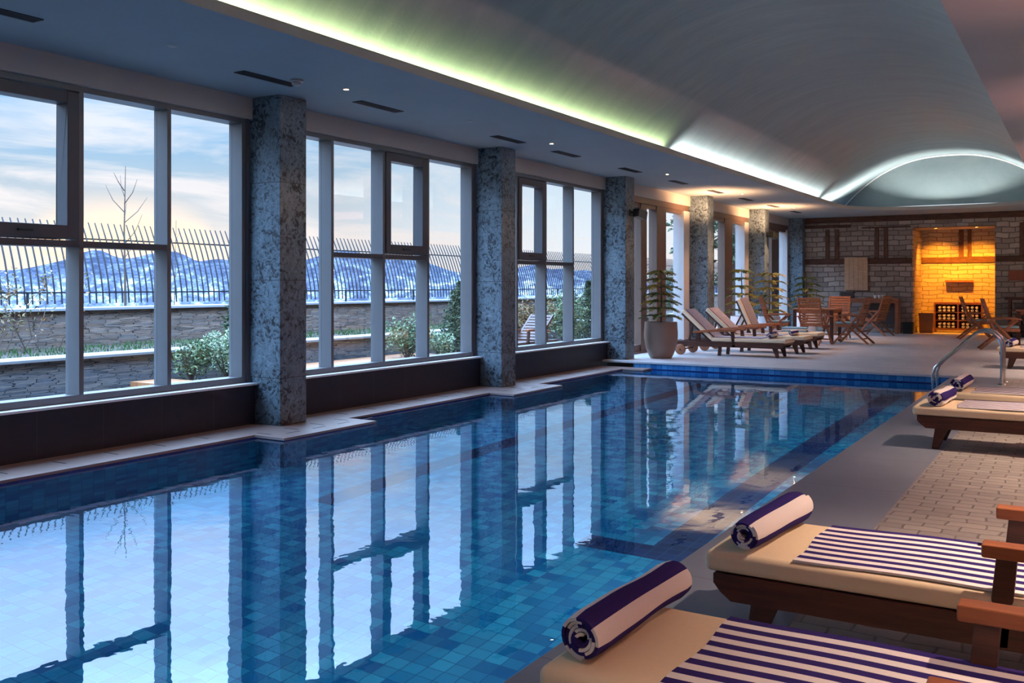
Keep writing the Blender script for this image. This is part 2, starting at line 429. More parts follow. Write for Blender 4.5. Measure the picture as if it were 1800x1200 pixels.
# ---- left coping with stepped juts round the columns
JUT = [(2.12, 3.46), (6.30, 7.62), (10.36, 11.68), (14.5, 14.87)]
pl = [(-7.21, YB)]
pl2 = [(-6.65, YB)]
for a, b_ in JUT:
    pl2 += [(-6.65, a), (-6.27, a), (-6.27, b_)] + ([(-6.65, b_)] if b_ < 14.8 else [])
poly = pl + pl2 + [(-7.21, 14.87)]
mb = MB().prism(poly, 'z', CZ - .022, CZ, 0)
# drain slots cut in the slabs
yy = YB
k = 0
while yy < 14.4:
    inj = any(a - .05 < yy < b_ + .02 for a, b_ in JUT)
    x0 = -6.93 if not inj else -6.62
    mb.box(x0 - .10, x0 + .08, yy - .008, yy + .008, CZ - .004, CZ + .0012, 1)
    if inj:
        mb.box(-6.47, -6.455, yy + .12, yy + .30, CZ - .004, CZ + .0012, 1)
    yy += .47 if not inj else .36
struct(mb.build('pool_coping', ['coping', 'slot']))
struct(MB().box(-7.21, -6.66, YB, 14.87, -1.4, CZ - .022).build('pool_coping_base', 'tile_y'))
mb = MB()
for a, b_ in JUT:
    mb.box(-6.66, -6.29, a + .02, b_ - .02, -1.4, CZ - .022)
struct(mb.build('pool_jut_wall', 'tile_y'))

# ---- ceiling: flat ring with rounded opening, cove lip, vault
def ropen(off, n=10):
    """rounded opening outline grown by off"""
    x0, x1, y1, r = -5.17 - off, -.83 + off, 25.7 + off, 1.85 + off
    y0 = YB + 1.0 - off
    pts = [(x0, y0)]
    pts_end = []
    for i in range(n + 1):
        t = PI - (PI / 2) * i / n
        pts.append((x0 + r + r * math.cos(t), y1 - r + r * math.sin(t)))
    for i in range(n + 1):
        t = PI / 2 - (PI / 2) * i / n
        pts.append((x1 - r + r * math.cos(t), y1 - r + r * math.sin(t)))
    pts.append((x1, y0))
    return pts
def ringfill(name, outer, inner, z, mats):
    bm = bmesh.new()
    es = []
    for loop in (outer, inner):
        vs = [bm.verts.new((x, y, z)) for x, y in loop]
        es += [bm.edges.new((vs[i], vs[(i + 1) % len(vs)])) for i in range(len(vs))]
    bmesh.ops.triangle_fill(bm, edges=es, use_beauty=True)
    return bm
inner = ropen(0)
outer = [(-7.24, YB), (-7.24, YF + .1), (XR, YF + .1), (XR, YB)]
bm = ringfill('ceiling', outer, inner, CEIL, 'plaster')
for f in bm.faces:
    if f.normal.z > 0: f.normal_flip()
me = bpy.data.meshes.new('ceiling'); bm.to_mesh(me); bm.free(); me.materials.append(M['plaster'])
ceil = bpy.data.objects.new('ceiling', me); C.objects.link(ceil); struct(ceil)
# lip: rises, turns out, drops to the light ledge, meets the vault
prof = [(0, CEIL), (0, CEIL + .085), (.035, CEIL + .085), (.035, CEIL + .03), (.90, CEIL + .03), (.90, CEIL + .16)]
loops = [[(x, y, z) for x, y in ropen(o)] for o, z in prof]
mb = MB(); n = len(loops[0])
for a, b_ in zip(loops, loops[1:]):
    mb.add(a + b_, [(i, (i + 1) % n, n + (i + 1) % n, n + i) for i in range(n)], 0)
mb.build('cove_lip', 'lintel', ceil)
# vault
XV0, XV1, ZS, RISE = -5.63, -.37, CEIL + .16, 1.27
xc, hw = (XV0 + XV1) / 2, (XV1 - XV0) / 2
nx = 36; ny = 60; Y0v, Y1v = YB + .5, 26.42
mb = MB()
vs = []
for j in range(ny + 1):
    yv = Y0v + (Y1v - Y0v) * j / ny
    for i in range(nx + 1):
        xv = XV0 + (XV1 - XV0) * i / nx
        u = (xv - xc) / hw
        vs.append((xv, yv, ZS + RISE * (1 - abs(u) ** 2.4)))
mb.add(vs, [(j * (nx + 1) + i, j * (nx + 1) + i + 1, (j + 1) * (nx + 1) + i + 1, (j + 1) * (nx + 1) + i) for j in range(ny) for i in range(nx)], 0, True)
# end wall of the vault leans inwards a little at the top
arc = vs[-(nx + 1):]
tv = [(x, Y1v - .0, ZS - .0) for x, y, z in arc] + [(x, y, z) for x, y, z in arc]
mb.add(tv, [(i, i + 1, nx + 2 + i, nx + 1 + i) for i in range(nx)], 0, False)
tv = [(x, Y0v, ZS) for x, y, z in arc] + [(x, Y0v, z) for x, y, z in arc]
mb.add(tv, [(i, i + 1, nx + 2 + i, nx + 1 + i) for i in range(nx)], 0, False)
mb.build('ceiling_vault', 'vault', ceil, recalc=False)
# pale tube added along the end arch, paints the reflected light streak there
mb = MB(); mb.tube([(x, Y1v - .03, z - .012) for x, y, z in arc], .018, 6); mb.build('vault_light_streak', 'pot_white', ceil)
# roof slab above everything, keeps the sky out
struct(MB().box(-7.7, XR + .3, YB - .3, YF + 2.2, 4.9, 5.0).build('roof_slab', 'plaster'))

# ---- window wall, sills, lintel
GLX = -7.43
def wallseg(y0, y1):
    return (y0, y1)
BAYS = [(-1.11, 2.67), (3.04, 6.83), (7.2, 11.0), (11.37, 15.08)]
DOORS = [(15.45, 19.25), (19.62, 23.4), (23.77, 27.1)]
for i, (a, b_) in enumerate(BAYS):
    struct(MB().box(-7.6, -7.2, a, b_, CZ - .05, .298).build('wall_left' if i == 0 else 'wall_left.%03d' % i, 'dark_panel'))
    struct(MB().box(-7.62, -7.165, a, b_, .292, .312).build('trim_%d' % (i + 1), 'sill'))
for i, (a, b_) in enumerate(BAYS + DOORS):
    struct(MB().box(-7.6, -7.235, a, b_, 2.985, CEIL + .05).build('wall_lintel' if i == 0 else 'wall_lintel.%03d' % i, 'lintel'))
struct(MB().box(-7.6, -7.2, YB - .2, -1.48, -1.0, CEIL + .1).build('wall_left.004', 'dark_panel'))

def window(nm, a, b_, muls, kinds):
    """kinds per pane: F full height, T transom pane, S sash above transom"""
    root = bpy.data.objects.new(nm, None); C.objects.link(root); struct(root); root.location = (-7.36, a, .31)
    ox, oy, oz = root.location
    def bx(mb, x0, x1, y0, y1, z0, z1, mi=0): mb.box(x0 - ox, x1 - ox, y0 - oy, y1 - oy, z0 - oz, z1 - oz, mi)
    xi, xo = -7.28, -7.47
    zb, zt = .312, 2.985
    f = MB()
    bx(f, xo, xi, a, b_, zb, .368); bx(f, xo, xi, a, b_, 2.935, zt)
    bx(f, xo, xi, a, a + .06, .368, 2.935); bx(f, xo, xi, b_ - .10, b_, .368, 2.935)
    bx(f, xi - .001, xi + .012, b_ - .055, b_, zb, zt, 1)
    f.build('frame', ['frame', 'frame_dark'], root, bevel=.004)
    edges = [a + .06] + [q for m_ in muls for q in (m_ - .022, m_ + .022)] + [b_ - .10]
    for m_ in muls:
        g = MB(); bx(g, xo, xi + .002, m_ - .022, m_ + .022, .368, 2.935); g.build('mullion', 'frame', root, bevel=.004)
    for i, kd in enumerate(kinds):
        y0, y1 = edges[2 * i], edges[2 * i + 1]
        panes = [(y0, y1, .368, 2.935)]
        if kd in 'TS':
            g = MB(); bx(g, xo, xi, y0, y1, 1.62, 1.675); g.build('transom', 'frame_dark', root, bevel=.004)
            panes = [(y0, y1, .368, 1.62), (y0, y1, 1.675, 2.935)]
            if kd == 'S':
                g = MB(); z0, z1 = 1.69, 2.92
                xs0, xs1 = -7.42, -7.265
                bx(g, xs0, xs1, y0 + .004, y0 + .1, z0, z1); bx(g, xs0, xs1, y1 - .115, y1 - .004, z0, z1)
                bx(g, xs0, xs1, y0 + .1, y1 - .115, z0, z0 + .11); bx(g, xs0, xs1, y0 + .1, y1 - .115, z1 - .1, z1)
                so = g.build('sash', 'frame_dark', root, bevel=.006)
                h = MB(); ym = (y0 + y1) / 2 - .05; bx(h, xs1, xs1 + .03, ym - .06, ym + .06, z0 + .045, z0 + .065)
                h.build('handle', 'black', so, bevel=.004)
                panes[1] = (y0 + .09, y1 - .105, z0 + .1, z1 - .09)
        for (p0, p1, q0, q1) in panes:
            g = MB(); bx(g, GLX - .003, GLX + .003, p0, p1, q0, q1); g.build('glass_pane', 'glass', root)
window('window_1', -1.11, 2.67, [-.2, .72, 1.62], 'FTSF')
window('window_2', 3.04, 6.83, [4.02, 4.947, 5.845], 'FSTF')
window('window_3', 7.2, 11.0, [8.07, 8.987, 9.89], 'FTSF')
window('window_4', 11.37, 15.08, [12.13, 13.01, 13.94], 'FSTF')

M['jamb'] = plain('door_jamb_skylit', (.42, .41, .40), .45, var=.05)  # paler than the frames, sky light on the jamb put into its colour
def door(nm, a, b_, stiles, jw):
    root = bpy.data.objects.new(nm, None); C.objects.link(root); struct(root); root.location = (-7.36, a, 0)
    ox, oy, oz = root.location
    def bx(mb, x0, x1, y0, y1, z0, z1, mi=0): mb.box(x0 - ox, x1 - ox, y0 - oy, y1 - oy, z0 - oz, z1 - oz, mi)
    f = MB()
    bx(f, -7.47, -7.27, a, b_, 2.87, 2.985); bx(f, -7.47, -7.25, a, b_, 0, .035)
    bx(f, -7.47, -7.27, a, a + .06, .035, 2.87)
    f.build('frame', 'door_frame', root, bevel=.004)
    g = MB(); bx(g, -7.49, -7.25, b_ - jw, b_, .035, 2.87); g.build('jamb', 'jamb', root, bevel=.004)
    ys = [a + .06] + [q for s in stiles for q in s] + [b_ - jw]
    for s0, s1 in stiles:
        g = MB(); bx(g, -7.46, -7.28, s0, s1, .035, 2.87); g.build('stile', 'door_frame', root, bevel=.006)
    for i in range(0, len(ys), 2):
        g = MB(); bx(g, -7.42, -7.30, ys[i], ys[i + 1], .035, .16); bx(g, -7.42, -7.30, ys[i], ys[i + 1], 2.80, 2.87)
        g.build('rail', 'door_frame', root, bevel=.004)
        g = MB(); bx(g, GLX + .05, GLX + .056, ys[i], ys[i + 1], .16, 2.80); g.build('glass_pane', 'glass', root)
    g = MB(); s0, s1 = stiles[0]; ym = (s0 + s1) / 2
    bx(g, -7.28, -7.24, ym - .015, ym + .015, 1.0, 1.14); g.build('handle', 'steel', root, bevel=.004)
door('door_1', 15.45, 19.25, [(16.74, 17.02), (17.52, 18.0)], .34)
door('door_2', 19.62, 23.4, [(20.72, 20.9), (21.65, 22.2)], .33)
door('door_3', 23.77, 27.1, [(25.55, 26.25)], .12)

# ---- columns
for i, cy in enumerate([-1.48] + COLS):
    z0 = CZ if cy < 15 else 0
    struct(MB().box(-7.45, -6.85, cy, cy + CW, z0, CEIL).build('column' if i == 0 else 'column.%03d' % i, 'column', bevel=.008))
struct(MB().box(-7.45, -6.85, 27.1, YF + .2, 0, CEIL).build('column.007', 'column', bevel=.008))
# ---- far wall with niche
NX0, NX1, NZ, NY = -3.99, -2.01, 2.85, 28.9
mb = MB()
mb.box(-7.6, NX0, YF, YF + .3, -.05, CEIL + .1); mb.box(NX1, XR + .1, YF, YF + .3, -.05, CEIL + .1); mb.box(NX0, NX1, YF, YF + .3, NZ, CEIL + .1)
struct(mb.build('wall_far', 'farwall'))
struct(MB().box(NX0 - .3, NX1 + .3, NY, NY + .2, -.05, NZ + .2).build('wall_niche', 'nichewall'))
struct(MB().box(NX0 - .3, NX0, YF + .3, NY, -.05, NZ + .2).box(NX1, NX1 + .3, YF + .3, NY, -.05, NZ + .2).build('wall_niche.001', 'nichewall_y'))
struct(MB().box(NX0 - .3, NX1 + .3, YF + .05, NY + .1, NZ + .0, NZ + .12).build('ceiling_niche', 'lintel'))
# kath-kuni timbers let into the stone
tn = 10
def trimbeam(x0, x1, z0, z1, mname, y=YF, t=.03):
    global tn
    struct(MB().box(x0, x1, y - t, y + .02, z0, z1).build('trim_%d' % tn, mname, bevel=.008)); tn += 1
trimbeam(-6.84, NX0 - .02, 1.88, 2.04, 'timber'); trimbeam(NX1 + .02, XR, 1.90, 2.06, 'timber')
trimbeam(-6.84, -5.6, 2.90, 2.985, 'timber'); trimbeam(-5.3, NX0 - .05, 2.86, 2.9, 'timber')
trimbeam(-6.84, XR, 3.04, 3.2, 'timber')
for x0 in (-6.28, -6.02, -4.96, -4.73):
    trimbeam(x0, x0 + .11, 2.04, 2.86, 'timber_v')
for x0 in (-1.45, -1.15):
    trimbeam(x0, x0 + .12, 2.06, 2.9, 'timber_v')
trimbeam(NX0, NX1, 1.92, 2.08, 'timber', NY); trimbeam(-3.02, -2.9, 2.08, 2.84, 'timber_v', NY); trimbeam(-2.8, -2.7, 2.08, 2.84, 'timber_v', NY)
# ---- unseen sides of the room
struct(MB().box(XR, XR + .2, YB - .2, YF + .3, -.1, CEIL + .1).build('wall_right', 'rightwall'))
struct(MB().box(-7.6, XR + .2, YB - .2, YB, -1.4, CEIL + 2).build('wall_back', 'plaster'))

# ================================================================== sun loungers
BACK_A = R(42)
HX = 1.37
def make_lounger(name, label, group, back=BACK_A, mattress=True):
    t = thing(name, label, 'sun lounger', group=group)
    # side rails with the cut-away foot end, cross rails, slats
    f = MB()
    rail = [(.035, .26), (2.08, .26), (2.08, .165), (.10, .165), (.06, .195), (.035, .225)]
    for sy in (-1, 1):
        f.prism(rail, 'y', sy * .30, sy * .262)
    f.prism([(.035, .26), (.075, .26), (.075, .215), (.035, .225)], 'y', -.262, .262)
    f.box(2.03, 2.08, -.262, .262, .17, .255)
    f.build('frame', 'teak', t, bevel=.004)
    s = MB()
    for k in range(11):
        x0 = .10 + k * .118
        s.box(x0, x0 + .075, -.262, .262, .235, .257)
    s.build('slats', 'teak', t, bevel=.003)
    for x0, x1, xb0, xb1, z0 in ((.168, .275, .139, .19, 0),):
        for sy in (-1, 1):
            g = MB(); g.prism([(x0, .20), (x1, .20), (xb1, 0), (xb0, 0)], 'y', sy * .262, sy * .222)
            g.build('leg', 'teak', t, bevel=.004)
    for sy in (-1, 1):
        g = MB(); g.bar((1.22, sy * .24, .2), (1.24, sy * .24, 0), .04, .06); g.build('leg', 'teak', t, bevel=.004)
    # wheels on an axle at the head end
    a = MB(); a.tube([(1.96, -.33, .1), (1.96, .33, .1)], .014, 8); a.build('axle', 'teak', t)
    for sy in (-1, 1):
        g = MB()
        prof = [(.001, -.022), (.06, -.022), (.088, -.02), (.1, -.014), (.1, .014), (.088, .02), (.06, .022), (.03, .024), (.001, .024)]
        o = MB(); o.lathe(prof, 28)
        o.v = [(x + 1.96, z * sy + sy * .305 + sy * .022, y + .1) for x, y, z in o.v]
        wob = o.build('wheel', 'teak_chair', t)
        h = MB(); h.lathe([(.001, .03), (.018, .03), (.022, .022)], 14); h.v = [(x + 1.96, sy * (.327 + z - .002), y + .1) for x, y, z in h.v]
        h.build('hub', 'teak', wob)
    # arms on slanted posts
    for sy in (-1, 1):
        g = MB(); y0 = sy * .30; y1 = sy * .262
        g.prism([(.92, .17), (.985, .17), (1.01, .452), (.95, .452)], 'y', y0, y1)
        g.build('arm_post', 'teak', t, bevel=.004); g = MB()
        g.prism([(1.60, .17), (1.66, .17), (1.64, .44), (1.58, .44)], 'y', y0, y1)
        g.build('arm_post', 'teak', t, bevel=.004)
        g = MB()
        tp = [(.91, .492), (1.15, .492), (1.45, .475), (1.72, .445)]
        poly = tp + [(x, z - .042) for x, z in reversed(tp)]
        g.prism(poly, 'y', sy * .322, sy * .25)
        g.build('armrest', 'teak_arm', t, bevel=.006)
    ca, sa = math.cos(back), math.sin(back)
    def bp(d, n):   # along the back, normal to it
        return (HX + d * ca - n * sa, .262 + d * sa + n * ca)
    b_ = MB()
    for sy in (-1, 1):
        b_.prism([bp(0, -.04), bp(.78, -.04), bp(.78, 0), bp(0, 0)], 'y', sy * .255, sy * .215)
    for k in range(9):
        d = .03 + k * .083
        b_.prism([bp(d, -.018), bp(d + .06, -.018), bp(d + .06, 0), bp(d, 0)], 'y', -.215, .215)
    b_.build('backrest', 'teak', t, bevel=.003)
    q = bp(.5, -.03)
    for sy in (-1, 1):
        g = MB(); g.bar((q[0], sy * .19, q[1]), (1.86, sy * .19, .2), .03, .03); g.build('back_support', 'teak', t, bevel=.003)
    if mattress:
        m_ = MB(); m_.prism([(0, .262), (HX + .01, .262), (HX + .02, .336), (0, .336)], 'y', -.30, .30)
        mo = m_.build('mattress', 'cushion', t, bevel=.026, segs=4)
        m_ = MB(); m_.prism([bp(.015, .002), bp(.80, .002), bp(.80, .076), bp(.03, .076)], 'y', -.30, .30)
        m_.build('back_cushion', 'cushion', mo, bevel=.026, segs=4)
    return t, bp

def towel_sheet(name, label, group, bp, x0=.32, up=.70, hw_=.281, stripes=16, pale=False, narrow=None):
    """striped bath towel laid along the mattress and up the backrest"""
    path = []
    n1 = 26
    xe = HX - .045
    for i in range(n1 + 1):
        x = x0 + (xe - x0) * i / n1
        path.append((x, .3385 + .0015 * math.sin(9 * x + 1)))
    p1 = bp(.10, .0785); p0 = path[-1]
    for k in range(1, 5):
        t = k / 5
        path.append((p0[0] * (1 - t) + p1[0] * t, (p0[1] * (1 - t) + p1[1] * t) - .006 * math.sin(PI * t) + .004))
    for i in range(13):
        d = .10 + (up - .10) * i / 12
        path.append(bp(d, .0785 + .002 * math.sin(11 * d)))
    mb = MB()
    ny = stripes * 2
    k = len(path)
    rnd = random.Random(len(label))
    ph = [rnd.uniform(0, 6) for _ in range(4)]
    def V(i, j, dz):
        x, z = path[i]
        y = -hw_ + 2 * hw_ * j / ny
        wv = .004 * math.sin(5.1 * x + ph[0]) + .003 * math.sin(11 * x + ph[1])
        e = .0022 * math.sin(6 * x + 9 * y + ph[2])
        xe_ = (.008 * math.sin(14 * y + ph[3])) if i == 0 else 0
        return (x + xe_, y + wv, z + e * .5 + dz)
    top = [V(i, j, .008) for i in range(k) for j in range(ny + 1)]
    bot = [V(i, j, 0) for i in range(k) for j in range(ny + 1)]
    W = ny + 1; o = len(top)
    for j in range(ny):
        mi = (j // 2) % 2
        fs = [(i * W + j, i * W + j + 1, (i + 1) * W + j + 1, (i + 1) * W + j) for i in range(k - 1)]
        fs += [(o + a, o + b2, o + c, o + d) for a, b2, c, d in [f[::-1] for f in fs]]
        fs += [(j, j + 1, o + j + 1, o + j), ((k - 1) * W + j, (k - 1) * W + j + 1, o + (k - 1) * W + j + 1, o + (k - 1) * W + j)]
        if j == 0: fs += [(i * W, (i + 1) * W, o + (i + 1) * W, o + i * W) for i in range(k - 1)]
        if j == ny - 1: fs += [(i * W + ny, (i + 1) * W + ny, o + (i + 1) * W + ny, o + i * W + ny) for i in range(k - 1)]
        mb.add(top + bot, fs, mi, True) if False else None
        for f in fs:
            mb.f.append(list(f)); mb.m.append(mi); mb.sm.append(True)
    mb.v = top + bot
    ob = mb.build(name, ['white_towel', 'navy_towel'], angle=60)
    tag(ob, label, 'towel', group)
    return ob

def spiral_roll(L=.62, rad=.064, turns=3.6, squash=.94, seed=1, period=.105, nl=10, mats=('white_towel', 'navy_towel'), ang0=0):
    """rolled-up towel lying along y, bottom at z=0"""
    rnd = random.Random(seed)
    mb = MB()
    seg = 26; N = int(turns * seg)
    r0 = .010; bgr = (rad - .006 - r0) / N
    th = bgr * seg * .86
    # arc lengths
    arcl = [0]
    for i in range(1, N + 1):
        arcl.append(arcl[-1] + (r0 + bgr * i) * 2 * PI / seg)
    tot = arcl[-1]
    f1, f2, f3 = rnd.uniform(0, 6), rnd.uniform(0, 6), rnd.uniform(0, 6)
    def P(i, s, r_off):
        y = -L / 2 + L * s
        r = r0 + bgr * i + r_off
        r *= 1 + .05 * math.sin(5 * s + f1) + .03 * math.sin(11 * s + f2)
        a = ang0 + 2 * PI * i / seg
        e = 1 - .10 * max(0, abs(2 * s - 1) - .85) / .15
        yo = .010 * math.sin(i * .21 + f3) * (1 if s in (0, 1) else 0)
        return (r * e * math.cos(a) + .006 * math.sin(3 * s + f2), y + yo, r * e * math.sin(a) * squash + rad * squash)
    vs = []
    for s in range(nl + 1):
        for i in range(N + 1):
            vs.append(P(i, s / nl, th * .5))
        for i in range(N + 1):
            vs.append(P(i, s / nl, -th * .42))
    W = 2 * (N + 1)
    mb.v = vs
    for i in range(N):
        mi = int((tot - (arcl[i] + arcl[i + 1]) / 2) / (period / 2)) % 2
        for s in range(nl):
            a = s * W + i; b_ = a + W
            mb.f.append([a, a + 1, b_ + 1, b_]); mb.m.append(mi); mb.sm.append(True)
            a = s * W + N + 1 + i; b_ = a + W
            mb.f.append([a, b_, b_ + 1, a + 1]); mb.m.append(mi); mb.sm.append(True)
        for s in (0, nl):
            a = s * W + i; c = s * W + N + 1 + i
            mb.f.append([a, c, c + 1, a + 1]); mb.m.append(mi); mb.sm.append(False)
    for s in range(nl):
        for i, mi in ((0, 0), (N, 0)):
            a = s * W + i; c = a + N + 1
            mb.f.append([a, a + W, c + W, c]); mb.m.append(mi); mb.sm.append(True)
    return mb, mats

lg, bp = make_lounger('sun_lounger', 'dark teak sun lounger at the bottom corner, nearest of all, cream mattress', 'sun loungers along the pool')
RL = [(2.375, None), (3.60, 'dark teak sun lounger directly behind the closest one, armrests seen whole'),
      (8.42, 'dark teak sun lounger in the middle distance whose slanting foot leg shows fully'),
      (9.63, 'dark teak sun lounger half hidden behind the middle distance one, beside the pool handrail'),
      (16.80, 'dark teak sun lounger farthest down the pool edge, beyond the steel handrail')]
lg.location = (-1.19, RL[0][0], 0)
for yv, lb in RL[1:]:
    dup(lg, (-1.19, yv, 0), 0, lb)
# far corner group, heads towards the windows
dup(lg, (-4.53, 17.08, 0), PI, 'teak wheeled sun lounger beside the big clay pot, reclined back under a striped towel')
dup(lg, (-4.50, 18.30, 0), PI, 'second teak sun lounger from the big clay pot, just behind the wheeled front one')
lc, bpc = make_lounger('sun_lounger', 'teak sun lounger with nearly upright back under a yellowish striped towel', 'sun loungers along the pool', R(66))
lc.location = (-4.60, 19.75, 0); lc.rotation_euler = (0, 0, PI)

TL = ['navy and white striped towel spread on the closest sun lounger', 'navy and white striped towel spread on the second closest sun lounger',
      'striped towel spread on the middle distance sun lounger with the visible slanting leg', 'striped towel spread on the lounger just before the steel handrail',
      'striped towel spread on the farthest sun lounger beyond the handrail']
for (yv, _), lb in zip(RL, TL):
    o = towel_sheet('beach_towel', lb, 'striped towels on loungers', bp); o.location = (-1.19, yv, 0)
for yv, lb in ((17.08, 'striped towel over the reclined back of the lounger beside the clay pot'), (18.30, 'reddish striped towel over the second lounger back from the clay pot')):
    o = towel_sheet('beach_towel', lb, 'striped towels on loungers', bp, .45, .78, .25); o.location = (-4.53 if yv < 18 else -4.5, yv, 0); o.rotation_euler = (0, 0, PI)
o = towel_sheet('beach_towel', 'warm lit striped towel draped over the nearly upright lounger back', 'striped towels on loungers', bpc, .75, .80, .25); o.location = (-4.60, 19.75, 0); o.rotation_euler = (0, 0, PI)

rolls = [((-1.085, 2.44), R(-2), 'rolled striped towel on the foot of the closest lounger, near the bottom edge', 3, R(60)),
         ((-1.03, 3.63), R(-3), 'rolled striped towel on the second closest lounger, spiral end showing', 5, R(200)),
         ((-1.0, 8.44), R(-3), 'rolled striped towel on the foot of the middle distance lounger', 8, R(120)),
         ((-.98, 9.66), R(-3), 'rolled striped towel on the lounger just before the steel handrail', 9, R(20)),
         ((-1.0, 16.82), R(-2), 'rolled striped towel behind the steel handrail posts, on the farthest lounger', 12, R(170)),
         ((-4.86, 17.10), R(3), 'rolled navy and white towel on the wheeled lounger beside the clay pot', 14, R(80)),
         ((-4.80, 18.32), R(3), 'rolled navy and white towel on the second lounger from the clay pot', 15, R(150))]
for (xy, rz, lb, sd, a0) in rolls:
    mb, mt = spiral_roll(.60 if xy[0] > -2 else .5, .069 if xy[0] > -2 else .062, 4.6, .93, sd, .115, 12, ang0=a0)
    o = mb.build('rolled_towel', list(mt), angle=55)
    o.location = (xy[0], xy[1], .337); o.rotation_euler = (0, 0, rz)
    tag(o, lb, 'towel', 'rolled striped towels')
# folded pale blue towel on the third far lounger
mb = MB()
for k in range(3):
    mb.prism([(-.24, k * .032), (.24, k * .032), (.25, k * .032 + .016), (.24, k * .032 + .03), (-.24, k * .032 + .03), (-.25, k * .032 + .016)], 'y', -.2, .2, k % 2)
o = mb.build('folded_towel', ['blue_cushion', 'white_towel'], bevel=.006); o.location = (-5.15, 19.75, .338); o.rotation_euler = (0, 0, R(8))
tag(o, 'folded pale blue towel stacked on the upright-backed lounger', 'towel')

# ================================================================== pool handrail
def handrail(y, label):
    t = thing('pool_handrail', label, 'handrail', (-.94, y, 0), group='polished pool handrails')
    pts = [(0, 0, 0), (0, 0, .50), (-.03, 0, .60), (-.10, 0, .67), (-.20, 0, .70), (-.30, 0, .672), (-.62, 0, .37), (-.74, 0, .26), (-.80, 0, .19), (-.83, 0, .10), (-.83, 0, -.62)]
    g = MB()
    # rounded bends
    P2 = []
    for i in range(len(pts) - 1):
        P2.append(pts[i])
    P2.append(pts[-1])
    g.tube(P2, .021, 12); g.build('rail', 'steel', t)
    f = MB(); f.lathe([(.022, .02), (.03, .02), (.055, .008), (.06, .0), (.001, 0)], 20); f.build('flange', 'steel', t)
    return t
handrail(13.86, 'front polished steel handrail bending down into the pool')
handrail(14.28, 'rear polished steel handrail of the pair bending down into the pool')

# ================================================================== chairs and tables
def make_chair(label, group):
    t = thing('garden_chair', label, 'chair', group=group)
    s = MB()
    for k in range(7):
        x0 = -.21 + k * .067
        s.box(x0, x0 + .052, -.235, .235, .405 + .012 * (k / 6), .425 + .012 * (k / 6))
    s.box(-.22, .26, -.255, -.235, .37, .43); s.box(-.22, .26, .235, .255, .37, .43)
    s.build('seat', 'teak_chair', t, bevel=.003)
    b_ = MB()
    p0, p1 = Vector((-.19, 0, .38)), Vector((-.40, 0, 1.03))
    for sy in (-1, 1):
        b_.bar(p0 + Vector((0, sy * .235, 0)), p1 + Vector((0, sy * .235, 0)), .032, .04)
    for k in range(10):
        c = p0.lerp(p1, .12 + k * .093)
        d = (p1 - p0).normalized() * .022
        b_.bar(c - d, c + d, .44, .016)
    b_.build('backrest', 'teak_chair', t, bevel=.003)
    for sy in (-1, 1):
        g = MB(); g.bar((.30, sy * .27, 0), (-.24, sy * .27, .60), .03, .042); g.build('leg', 'teak_chair', t, bevel=.003)
        g = MB(); g.bar((-.46, sy * .235, 0), (.22, sy * .235, .60), .03, .042); g.build('leg', 'teak_chair', t, bevel=.003)
        g = MB(); pr = [(-.32, .60), (-.1, .615), (.2, .615), (.29, .60), (.29, .625), (.2, .642), (-.1, .642), (-.32, .625)]
        g.prism(pr, 'y', sy * .245, sy * .30); g.build('armrest', 'teak_chair', t, bevel=.004)
    for x in (.20, -.32):
        g = MB(); g.bar((x, -.25, .115), (x, .25, .115), .03, .02, (0, 0, 1)); g.build('stretcher', 'teak_chair', t, bevel=.003)
    return t
ch = make_chair('slatted teak chair with its back to the camera at the left table', 'slatted teak chairs')
CH = [((-5.08, 21.15), R(84), None),
      ((-4.50, 21.95), R(176), 'slatted teak chair seen side-on right of the left table, blue seat pad'),
      ((-6.10, 21.9), R(8), 'slatted teak chair left of the left table, in front of the leafy white pots'),
      ((-5.15, 23.6), R(-88), 'slatted teak chair facing the camera behind the left table'),
      ((-4.72, 25.75), R(165), 'slatted teak chair pulled up to the wall console, seen side-on'),
      ((-2.2, 25.2), R(12), 'slatted teak chair standing in front of the lit towel shelf'),
      ((-1.42, 21.5), R(10), 'slatted teak chair with blue pad nearest the steel handrail top'),
      ((-.55, 22.0), R(170), 'slatted teak chair with blue pad at the right picture edge')]
for i, (xy, rz, lb) in enumerate(CH):
    if i == 0: ch.location = (*xy, 0); ch.rotation_euler = (0, 0, rz)
    else: dup(ch, (*xy, 0), rz, lb)
def seat_pad(xy, rz, label):
    mb = MB().box(-.2, .25, -.225, .225, 0, .045)
    o = mb.build('seat_pad', 'blue_cushion', bevel=.016, segs=3); o.location = (*xy, .438); o.rotation_euler = (0, 0, rz)
    tag(o, label, 'cushion', 'blue seat pads')
for k, lb in ((1, 'blue pad on the side-on chair right of the left table'), (2, 'blue pad on the chair left of the left table'), (5, 'blue pad on the chair before the lit towel shelf'),
              (6, 'blue pad on the chair above the steel handrail'), (7, 'blue pad on the chair at the right picture edge')):
    seat_pad(CH[k][0], CH[k][1], lb)
def make_table(label):
    t = thing('garden_table', label, 'table', group='square teak tables')
    g = MB()
    for k in range(8):
        y0 = -.46 + k * .116
        g.box(-.46, .46, y0, y0 + .106, .735, .76)
    g.box(-.44, .44, -.44, -.41, .67, .735); g.box(-.44, .44, .41, .44, .67, .735); g.box(-.44, -.41, -.41, .41, .67, .735); g.box(.41, .44, -.41, .41, .67, .735)
    g.build('tabletop', 'teak_chair', t, bevel=.004)
    for sx in (-1, 1):
        for sy in (-1, 1):
            g = MB(); g.box(sx * .41 - .035, sx * .41 + .035, sy * .41 - .035, sy * .41 + .035, 0, .735); g.build('leg', 'teak', t, bevel=.005)
    return t
tb = make_table('square teak table in the far left seating group')
tb.location = (-5.3, 22.3, 0)
dup(tb, (-.85, 23.3, 0), R(4), 'square teak table in the far right seating group, cut by the picture edge')
